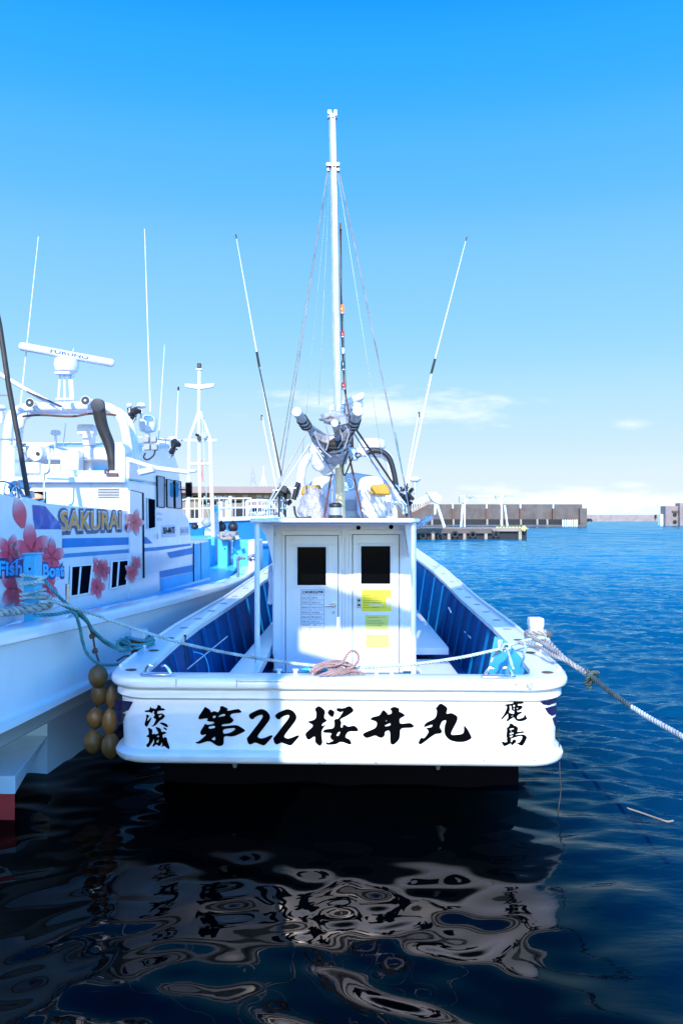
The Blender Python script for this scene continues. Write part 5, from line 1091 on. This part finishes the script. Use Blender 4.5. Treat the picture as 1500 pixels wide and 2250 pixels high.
cluster('rod_holder', 384, 980, 8, 12, 9, 'black', 10.2, LB); T2('rod_arm', [(370, 1008), (380, 1000), (386, 985)], .012, 'greyp', 10.2)
# mirror
k = nb(); obox(k, P(415, 1076, 11.0), (.05, -.02, 0), (0, .02, 0), (0, 0, .10)); mi = L('mirror', k, 'black', .03); obj('mirror_arm', tube(PP(11.0, (390, 1076), (410, 1076)), .01, 6), 'black', mi)
k = nb(); obox(k, P(415, 1076, 10.97), (.04, -.016, 0), (0, .008, 0), (0, 0, .085)); obj('mirror_glass', k, 'glass', mi, bevel=.02)
# aerials
for a, c, r, Y in (((85, 520), (45, 900), .010, 9.4), ((318, 503), (331, 905), .010, 9.6), ((362, 757), (349, 965), .008, 10.2), ((392, 852), (388, 965), .012, 10.2), ((145, 930), (139, 985), .010, 9.8), ((162, 765), (161, 772), .006, 9.4)):
    T2('whip_aerial', [c, a], r, 'white', Y, 8, r2=r*.45)
T2('aerial_end', [(392, 858), (392.3, 850)], .012, 'black', 10.2)
# rungs ladder mast at the frame edge (dark), bent rail
lm = T2('ladder_mast', [(-25, 600), (0, 715), (20, 850), (45, 985), (62, 1090)], .024, 'soot', 7.6, 10)
for py, x1 in ((762, 6), (868, 18), (966, 38)): obj('rung', tube(PP(7.6, (x1-60, py-2), (x1, py)), .010, 6), 'galv', lm)
T2('stanchion', [(98, 1100), (98, 1045), (104, 1040), (109, 1030), (110, 985), (114, 982), (118, 988), (118, 1004)], .011, 'steel', 8.4, 8, 3)
cluster('deck_gear', 45, 1078, 22, 14, 18, 'galv', 7.9, LB); k = nb(); obox(k, P(80, 1105, 7.3), (.075, 0, .01), (0, .05, 0), (0, 0, .028)); fl = L('floodlight', k, 'black', .008); k = nb(); obox(k, P(92, 1103, 7.24), (.025, 0, .01), (0, .005, 0), (.008, 0, .018)); obj('lens', k, 'greyb', fl)
for pts in ([(-10, 1062), (10, 1058), (35, 1070), (50, 1085)], [(12, 1063), (10, 1085), (30, 1088)], [(22, 1088), (35, 1068), (38, 1090)]): T2('hand_rail', pts, .008, 'steel', 7.8, 6, 3)
# ---------------------------------------------------------------- white foremast and foredeck gear
FY = 15.0
k = nb(); sweep(k, [P(437, 905, FY), P(438, 815, FY)], .03, 10); sweep(k, [P(440, 1160, FY), P(437, 905, FY)], .028, 10)
for a, c in (((437, 905), (416, 965)), ((440, 905), (462, 965)), ((416, 965), (414, 1140)), ((462, 965), (470, 1240)), ((404, 968), (476, 968)), ((416, 1019), (464, 1019))): sweep(k, [P(*a, FY), P(*c, FY)], .034 if a == (462, 965) else .028, 10)
fm = L('foremast', k, 'gel', smooth=50)
k = nb(); prism(k, PP(FY-.05, (406, 843), (437, 845), (471, 842), (468, 850), (445, 854), (430, 854), (408, 850)), (0, .1, 0)); L('foremast_yard', k, 'gel', .005)
k = nb(); obox(k, P(438, 804, FY), (.035, 0, 0), (0, .035, 0), (0, 0, .045)); L('masthead_lamp', k, 'black', .01); k = nb(); obox(k, P(438, 812, FY), (.05, 0, 0), (0, .05, 0), (0, 0, .015)); L('masthead_plate', k, 'gel', .004)
k = nb(); lathe(k, P(448, 956, FY-.1), (0, 1, 0), [(.06, 0), (.06, .1), (.03, .16)], 14); L('deck_light', k, 'greyp'); cluster('mast_fitting', 436, 958, 4, 6, 5, 'black', FY, LB)
T2('foremast_stay', [(444, 905), (455, 1120), (462, 1150)], .008, 'steel', FY-.1); T2('flag_line', [(438, 1020), (446, 1055)], .006, 'whiter', FY); T2('red_pennant', [(443, 1010), (446, 1058)], .012, mat('faded_red_cloth', (.6, .2, .2), .9), FY-.02)
for a in ((455, 1180, 472, 1240, 14.8), (478, 1184, 500, 1240, 14.5), (512, 1186, 548, 1240, 14.6)):
    p = P(a[0], a[1], a[4]); q = P(a[2], a[3], a[4]); L('deck_locker', bx(p.x, q.x, a[4], a[4]+.5, q.z-.15, p.z), 'cyan', .02)
p = P(545, 1186, 14.4); q = P(568, 1232, 14.4); L('white_locker', bx(p.x, q.x, 14.4, 15.2, q.z-.2, p.z), 'gel', .02)
p = P(430, 1185, 14.0); q = P(452, 1240, 14.0); L('deck_locker', bx(p.x, q.x, 14.0, 14.6, q.z-.2, p.z), 'cyan', .02)
p = P(482, 1168, 14.3); q = P(518, 1187, 14.3); L('fish_crate', bx(p.x, q.x, 14.3, 14.7, q.z, p.z), 'wood', .02)
cluster('deck_tackle', 545, 1225, 22, 5, 14, 'whiter', 13.6, LB); cluster('deck_tackle', 500, 1178, 26, 6, 10, 'greyp', 14.1, LB)
T2('pipe_post', [(474, 1118), (478, 1185)], .045, 'galv', 15.3, 12); T2('pipe_top', [(474, 1112), (474, 1122)], .05, 'cyan', 15.25, 12)
# foredeck plane between the gunwales
k = nb(); prism(k, [(-1.78, 13, 1.10), (-1.9, 15.4, 1.25), (-2.35, 17.8, 1.45), (-3.2, 20.3, 1.65), (-5, 19, 1.6), (-5, 13, 1.10)], (0, 0, .05)); L('foredeck', k, 'cyan')
for i, (px, py) in enumerate(((486, 1158), (512, 1158))):
    c = P(px, py, 15.6); k = nb(); ball(k, c, .095, .095, .10, 18); lathe(k, c+Vector((0, 0, .09)), (0, 0, 1), [(.02, 0), (.02, .03)], 10)
    tag(obj('black_buoy', k, 'black', smooth=60), ('left' if i == 0 else 'right')+' of the two round black buoys side by side on the blue foredeck', 'buoy', 'black buoys on the foredeck')
k = nb(); ball(k, P(455, 1148, 15.8), .10, .10, .10, 16); tag(obj('grey_buoy', k, 'greyp', smooth=60), 'grey round buoy with netting beside the foot of the white foremast', 'buoy')
k = nb(); ball(k, P(428, 1157, 15.8), .07, .07, .06, 14); tag(obj('black_buoy', k, 'black', smooth=60), 'small black buoy just right of the wheelhouse wall', 'buoy', 'black buoys on the foredeck')

# ================================================================== BACKGROUND
B3 = thing('moored_boat', 'blue and white fishing boat with long pipe railings moored beyond the foremast', 'boat', (-5, 27, 0))
k = nb()
TY = 27.0; hp = [(-11, 26, 0), (-6.1, 24.5, 0), (-2.4, 26.5, 0), (-1.2, 30.5, 0), (-6, 31, 0), (-11, 31, 0)]
up_ = [(-11, 25.7, 1.85), (-6.1, 24.2, 1.95), (-2.2, 26.2, 2.12), (-.4, 31, 2.15), (-6, 31, 2.0), (-11, 31, 1.9)]
a = [k.verts.new(p) for p in hp]; c = [k.verts.new(p) for p in up_]
for i in range(len(a)): k.faces.new((a[i], a[(i+1) % len(a)], c[(i+1) % len(a)], c[i]))
k.faces.new(c)
obj('hull', k, mat('bright_blue_hull', (.02, .20, .55), .4, var=.15, scale=2), B3)
obj('sheer_strake', tube([Vector(p)+Vector((0, -.04, .02)) for p in up_[:4]], .07, 8), 'gel', B3)
obj('fender_strake', tube([Vector(p)+Vector((0, -.10, -.75)) for p in up_[:4]], .04, 8), 'gel', B3)
for (a, c, z0, z1) in ((Vector((-5.3, 25.5, 2.1)), Vector((-2.9, 26.6, 2.14)), .15, .62), (Vector((-2.6, 27, 2.12)), Vector((-1.9, 29, 2.14)), .1, .6)):
    top = [a+Vector((0, 0, z1-.1)), a.lerp(c, .25)+Vector((0, 0, z1)), c+Vector((0, 0, z1))]
    obj('top_rail', tube(top, .022, 8), 'gel', B3); obj('mid_rail', tube([a+Vector((0, 0, .3)), c+Vector((0, 0, .33))], .02, 8), 'gel', B3)
    n = 11
    for i in range(n):
        b0 = a.lerp(c, i/(n-1)); hh = z1-.1*(max(0, 1-4*i/(n-1))); obj('baluster', tube([b0, b0+Vector((0, 0, hh))], .011, 6), 'gel', B3)
p = P(545, 1102, 28); q = P(592, 1130, 28); obj('cuddy_frame', (lambda k: (sweep(k, cat(PP(28, (543, 1135), (543, 1106), (548, 1101), (590, 1101), (606, 1118), (622, 1135)), 3), .05, 8), k)[1])(nb()), 'gel', B3)
p = P(546, 1110, 28.5); q = P(590, 1132, 28.5); obj('cuddy', bx(p.x, q.x, 28.5, 29.5, q.z, p.z), 'gel', B3, bevel=.05)
k = nb()
for i in range(7):
    p = P(550+i*5.5, 1116, 28.45); q = P(553+i*5.5, 1124, 28.45); box(k, p.x, q.x, 28.45, 28.5, q.z, p.z)
obj('cuddy_windows', k, 'glass', B3)
cluster('deck_gear', 580, 1130, 26, 5, 30, 'greyp', 26.5, B3); cluster('deck_gear', 470, 1100, 34, 10, 26, 'galv', 26.8, B3)
for px, t_, r in ((506, 1090, .05), (487, 1103, .03), (497, 1100, .03), (566, 1096, .02)): obj('post', tube(PP(27.5, (px, 1136), (px, t_)), r, 8), 'gel', B3)
obj('blue_cabin', bx(-7.6, -5.2, 26, 27.2, 1.9, 2.3), 'stripe', B3, bevel=.03)

struct('far_quay', (lambda k: (box(k, -120, 2.5, 95, 140, -2, 1.6), k)[1])(nb()), 'conc')
MB_ = thing('market_building', 'long low beige building with pinkish fascia on the far quay', 'building', (-20, 118, 1.6))
p0 = P(330, 1090, 115); p1 = P(612, 1135, 115)
obj('wall', bx(p0.x, p1.x, 115, 130, 1.6, P(0, 1078, 115).z), 'bldg', MB_)
obj('fascia', bx(p0.x, P(608, 0, 113).x, 113, 131, P(0, 1083, 113).z, P(0, 1069, 113).z), 'pinkc', MB_)
for x0, x1, y0, y1 in ((425, 456, 1089, 1097), (475, 488, 1088, 1097), (490, 502, 1088, 1096), (507, 516, 1088, 1095), (533, 545, 1087, 1095), (563, 575, 1087, 1093), (580, 590, 1088, 1094), (440, 475, 1101, 1108), (500, 530, 1100, 1104)):
    a = P(x0, y0, 114.9); c = P(x1, y1, 114.9); obj('window', bx(a.x, c.x, 114.85, 114.99, c.z, a.z), 'greyp' if x1-x0 < 14 else 'glass', MB_)
a = P(513, 1118, 114.8); c = P(541, 1134, 114.8); obj('loading_door', bx(a.x, c.x, 114.7, 114.98, c.z, a.z), 'dark', MB_); a = P(420, 1120, 114.8); c = P(435, 1136, 114.8); obj('loading_door', bx(a.x, c.x, 114.7, 114.98, c.z, a.z), 'dark', MB_)
a = P(560, 1104, 112); c = P(604, 1112, 112); obj('canopy', bx(a.x, c.x, 110, 114.9, c.z, a.z), 'pinkc', MB_)
# lattice mast and white tripod beyond the building
k = nb()
for a, c in (((549, 1068), (552, 1036)), ((563, 1068), (557, 1036)), ((551, 1050), (559, 1050)), ((552, 1040), (557, 1040)), ((554.5, 1036), (554.5, 1024)), ((550, 1060), (561, 1050)), ((561, 1062), (552, 1050))): sweep(k, [P(*a, 135), P(*c, 135)], .09, 6)
tag(obj('lattice_tower', k, 'greyp'), 'thin grey lattice tower standing behind the low beige building', 'tower')
k = nb()
for a, c in (((572, 1068), (579, 1040)), ((585, 1068), (579, 1040)), ((579, 1068), (579, 1024))): sweep(k, [P(*a, 135), P(*c, 135)], .08, 6)
tag(obj('ship_mast', k, 'white'), 'pale tripod mast just right of the grey lattice tower', 'mast')

# breakwaters
def wall_prism(x0, x1, Y, z1, batter, th): 
    k = nb(); prism(k, [(x0, Y-batter, -2), (x0, Y+th, -2), (x0, Y+th, z1), (x0, Y, z1)], (x1-x0, 0, 0)); return k
BW = thing('breakwater', 'long dark concrete breakwater wall with rusty joints beyond the floating dock', 'breakwater', (30, 224, 0))
x0 = P(700, 0, 224).x; x1 = P(1278, 0, 224).x
obj('wall', wall_prism(x0, x1, 224, P(0, 1108, 224).z, .6, 8), 'conc', BW); z = P(0, 1114, 224).z
obj('end_block', bx(x1-1, P(1285, 0, 224).x, 222.5, 233, -2, P(0, 1117, 222.5).z), 'conc', BW)
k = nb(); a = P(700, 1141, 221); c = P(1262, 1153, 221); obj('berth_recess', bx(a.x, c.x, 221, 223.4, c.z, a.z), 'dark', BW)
obj('berth_deck', bx(a.x, P(1284, 0, 220).x, 219.5, 223.5, -2, P(0, 1153, 220).z), 'conc', BW)
for px in (903, 920, 947, 970, 994, 1068, 1098, 1142, 1178, 1200): 
    for q in (0,): obj('pier_post', bx(P(px, 0, 220).x, P(px, 0, 220).x+.45, 220, 220.6, .2, P(0, 1141, 220).z), 'wood', BW)
for px in (994, 1068, 1142, 1214):
    a = P(px-2, 1117, 223.3); c = P(px+2, 1150, 223.3); obj('rusty_joint', bx(a.x, c.x, 222.6, 223.4, c.z, a.z), 'rust', BW); obj('joint_notch', bx(P(px-1, 0, 223.2).x, P(px+1, 0, 223.2).x, 222.7, 224.2, P(0, 1117, 223).z, P(0, 1109, 223).z+.3), 'paint', BW)
for i in range(7): obj('white_pile', tube([Vector((P(1236+i*5, 0, 219).x, 219, .1)), Vector((P(1236+i*5, 0, 219).x, 219, P(0, 1142, 219).z))], .22, 8), 'paint', BW)
FBW = tag(obj('breakwater', wall_prism(P(1270, 0, 640).x, P(1620, 0, 640).x, 640, P(0, 1131.5, 640).z, 2, 12), 'conc2'), 'low pale breakwater on the horizon between the dark wall and the right pier', 'breakwater')
k = nb(); a = P(1437, 1131, 638); c = P(1439.5, 1139, 638); box(k, a.x, c.x, 636, 638, c.z, a.z); obj('marker_post', k, 'dark', FBW)
for (a0, b0, px) in ((1288, 1300, 0),):
    k = nb(); c_ = P(1292, 1144, 630); 
    for i in range(14): p = P(1285+random.uniform(0, 14), 1141+random.uniform(0, 4), 600); ball(k, p, .9, .9, .7, 6, .5)
    tag(obj('tetrapods', k, 'dark'), 'dark heap of boulders at the foot of the far breakwater', 'boulders')
RP_ = thing('pier_end', 'pale concrete pier head with two round openings at the right edge', 'pier', (105, 254, 0))
obj('wall', bx(P(1461, 0, 254).x, P(1700, 0, 254).x, 254, 258, -2, P(0, 1112, 254).z), 'conc2', RP_); obj('wall', bx(P(1491, 0, 253).x, P(1700, 0, 253).x, 252.5, 256, -2, P(0, 1105.5, 253).z), 'conc2', RP_)
obj('apron', bx(P(1450, 0, 256).x, P(1462, 0, 256).x, 256, 258, -2, P(0, 1130, 256).z), 'paint', RP_)
for py in (1131, 1147): obj('round_opening', lt(P(1481, py, 253.9), (0, -1, 0), [(.55, 0), (.62, .12), (.5, .14)], 16), 'dark', RP_)
k = nb(); a = P(1475, 1122, 253.8); c = P(1488, 1126, 253.8); box(k, a.x, c.x, 253.5, 253.9, c.z, a.z); obj('fender_frame', k, 'rust', RP_)

# floating dock with tyres
FD = thing('floating_dock', 'timber and concrete landing stage with yellow and white edge strip', 'dock', (13, 86, 0))
DY = 85; dx1 = P(1160, 0, DY).x; dx0 = P(600, 0, DY).x; zt = P(0, 1160, DY).z
obj('deck', bx(dx0, dx1, DY, DY+7, zt-.15, zt), 'wood', FD)
a = P(600, 1161, DY-.05); c = P(1080, 1172, DY-.05); obj('face', bx(a.x, c.x, DY-.05, DY+.3, c.z, a.z-.0), 'conc', FD)
a = P(1082, 1161, DY-.05); c = P(1152, 1167.5, DY-.05); obj('edge_beam', bx(a.x, c.x, DY-.06, DY+.3, c.z, a.z), 'conc2', FD)
k = nb()
for i in range(9):
    a = P(1090+i*7, 1158, DY-.1); box(k, a.x, a.x+.18, DY-.12, DY+.1, zt-.02, zt+.12)
obj('edge_mark', k, 'yellow2', FD)
obj('hull', bx(dx0, dx1-.1, DY+.35, DY+6.5, -.5, zt-.16), 'dark', FD)
for px in (912, 951, 986, 1020, 1067, 1142): a = P(px, 0, DY); obj('pile', bx(a.x-.15, a.x+.15, DY-.02, DY+.34, -.5, zt-.16), 'wood', FD)
k = nb(); ball(k, P(1150, 1161, DY-.3), .25, .25, .3, 10, .4); obj('mooring_knot', k, 'yellow2', FD)
lbl = ['first tyre from the left along the dock, beside the white post', 'second tyre from the left along the dock face', 'third tyre from the left on the dock, highest of them', 'fourth tyre from the left on the dock below the rusty edge', 'rightmost tyre on the dock with pale inside']
def tyre(px, py, i):
    c = P(px, py, DY-.35); k = nb(); R0 = .27
    ring = [c+Vector((math.cos(q)*R0, 0, math.sin(q)*R0)) for q in [2*math.pi*j/20 for j in range(21)]]
    sweep(k, ring, .10, 8); tag(obj('tyre', k, 'tyre', smooth=60), lbl[i], 'tyre', 'tyres hung as fenders on the dock')
for i, (px, py) in enumerate(((929, 1178), (967, 1179), (999, 1174), (1038, 1175), (1089, 1174))): tyre(px, py, i)
k = nb(); GY = 88
for a, c in (((1012, 1158), (1016, 1104)), ((1020, 1158), (1020, 1090)), ((1102, 1156), (1101, 1092)), ((1114, 1156), (1108, 1110)), ((1020, 1102), (1034, 1094)), ((1085, 1090), (1100, 1110))): sweep(k, [P(*a, GY), P(*c, GY)], .10 if a != (1085, 1090) else .05, 6)
sweep(k, [P(1008, 1091, GY), P(1130, 1090, GY)], .09, 6); 
DG = thing('hoist_frame', 'white pipe hoist frame standing on the landing stage', 'frame', (14, 88, zt))
obj('frame', k, 'paint', DG); a = P(1008, 1090, GY); c = P(1019, 1105, GY); obj('control_box', bx(a.x, c.x, GY-.3, GY+.2, c.z, a.z), 'greyp', DG)
for x0_, x1_ in ((1022, 1042), (1086, 1096), (1108, 1128)): a = P(x0_, 1088.5, GY-.1); c = P(x1_, 1092, GY-.1); obj('lamp_strip', bx(a.x, c.x, GY-.5, GY-.1, c.z, a.z), 'greyp', DG)
# gangway boom
GW = thing('gangway', 'white railed gangway sloping up from the dock behind the wheelhouse', 'gangway', (9, 82, zt))
a = P(902, 1124, 80); c = P(948, 1100, 80); k = nb(); prism(k, PP(80, (902, 1120), (950, 1097), (953, 1101), (905, 1127)), (0, 1.2, 0)); obj('walkway', k, 'wood', GW)
k = nb(); sweep(k, PP(80, (905, 1106), (938, 1087)), .05, 6)
for i in range(8): f = i/7; sweep(k, [P(905+f*36, 1121-f*20, 80), P(905+f*34, 1106-f*19, 80)], .03, 6)
obj('railing', k, 'paint', GW)
k = nb(); prism(k, PP(79.6, (938, 1082), (958, 1082), (970, 1092), (968, 1098), (962, 1106), (950, 1100)), (0, 1.4, 0)); obj('head_block', k, 'paint', GW)
k = nb(); sweep(k, PP(80, (957, 1100), (976, 1158)), .13, 8); sweep(k, PP(80, (956, 1105), (955, 1130)), .10, 8); obj('leg', k, 'paint', GW)
k = nb(); prism(k, PP(78, (900, 1160), (916, 1130), (945, 1110), (905, 1126)), (0, .3, 0)); obj('shade_web', k, 'rust', GW)
# rag on the roof corner, two gulls' perch pole
k = nb(); r = bmesh.ops.create_uvsphere(k, u_segments=22, v_segments=14, radius=1); c = P(932, 1147, 8.3)
for v in r['verts']:
    d = v.co.copy(); f = 1+.5*MN.noise(d*2.2)+.25*MN.noise(d*5); v.co = c+Vector((d.x*.075*f+d.z*.03, d.y*.05*f, d.z*.05*f+d.x*.03))
tag(obj('plastic_bag', k, 'greyb', smooth=180), 'pale crumpled plastic bag snagged at the right end of the wheelhouse roof', 'bag')
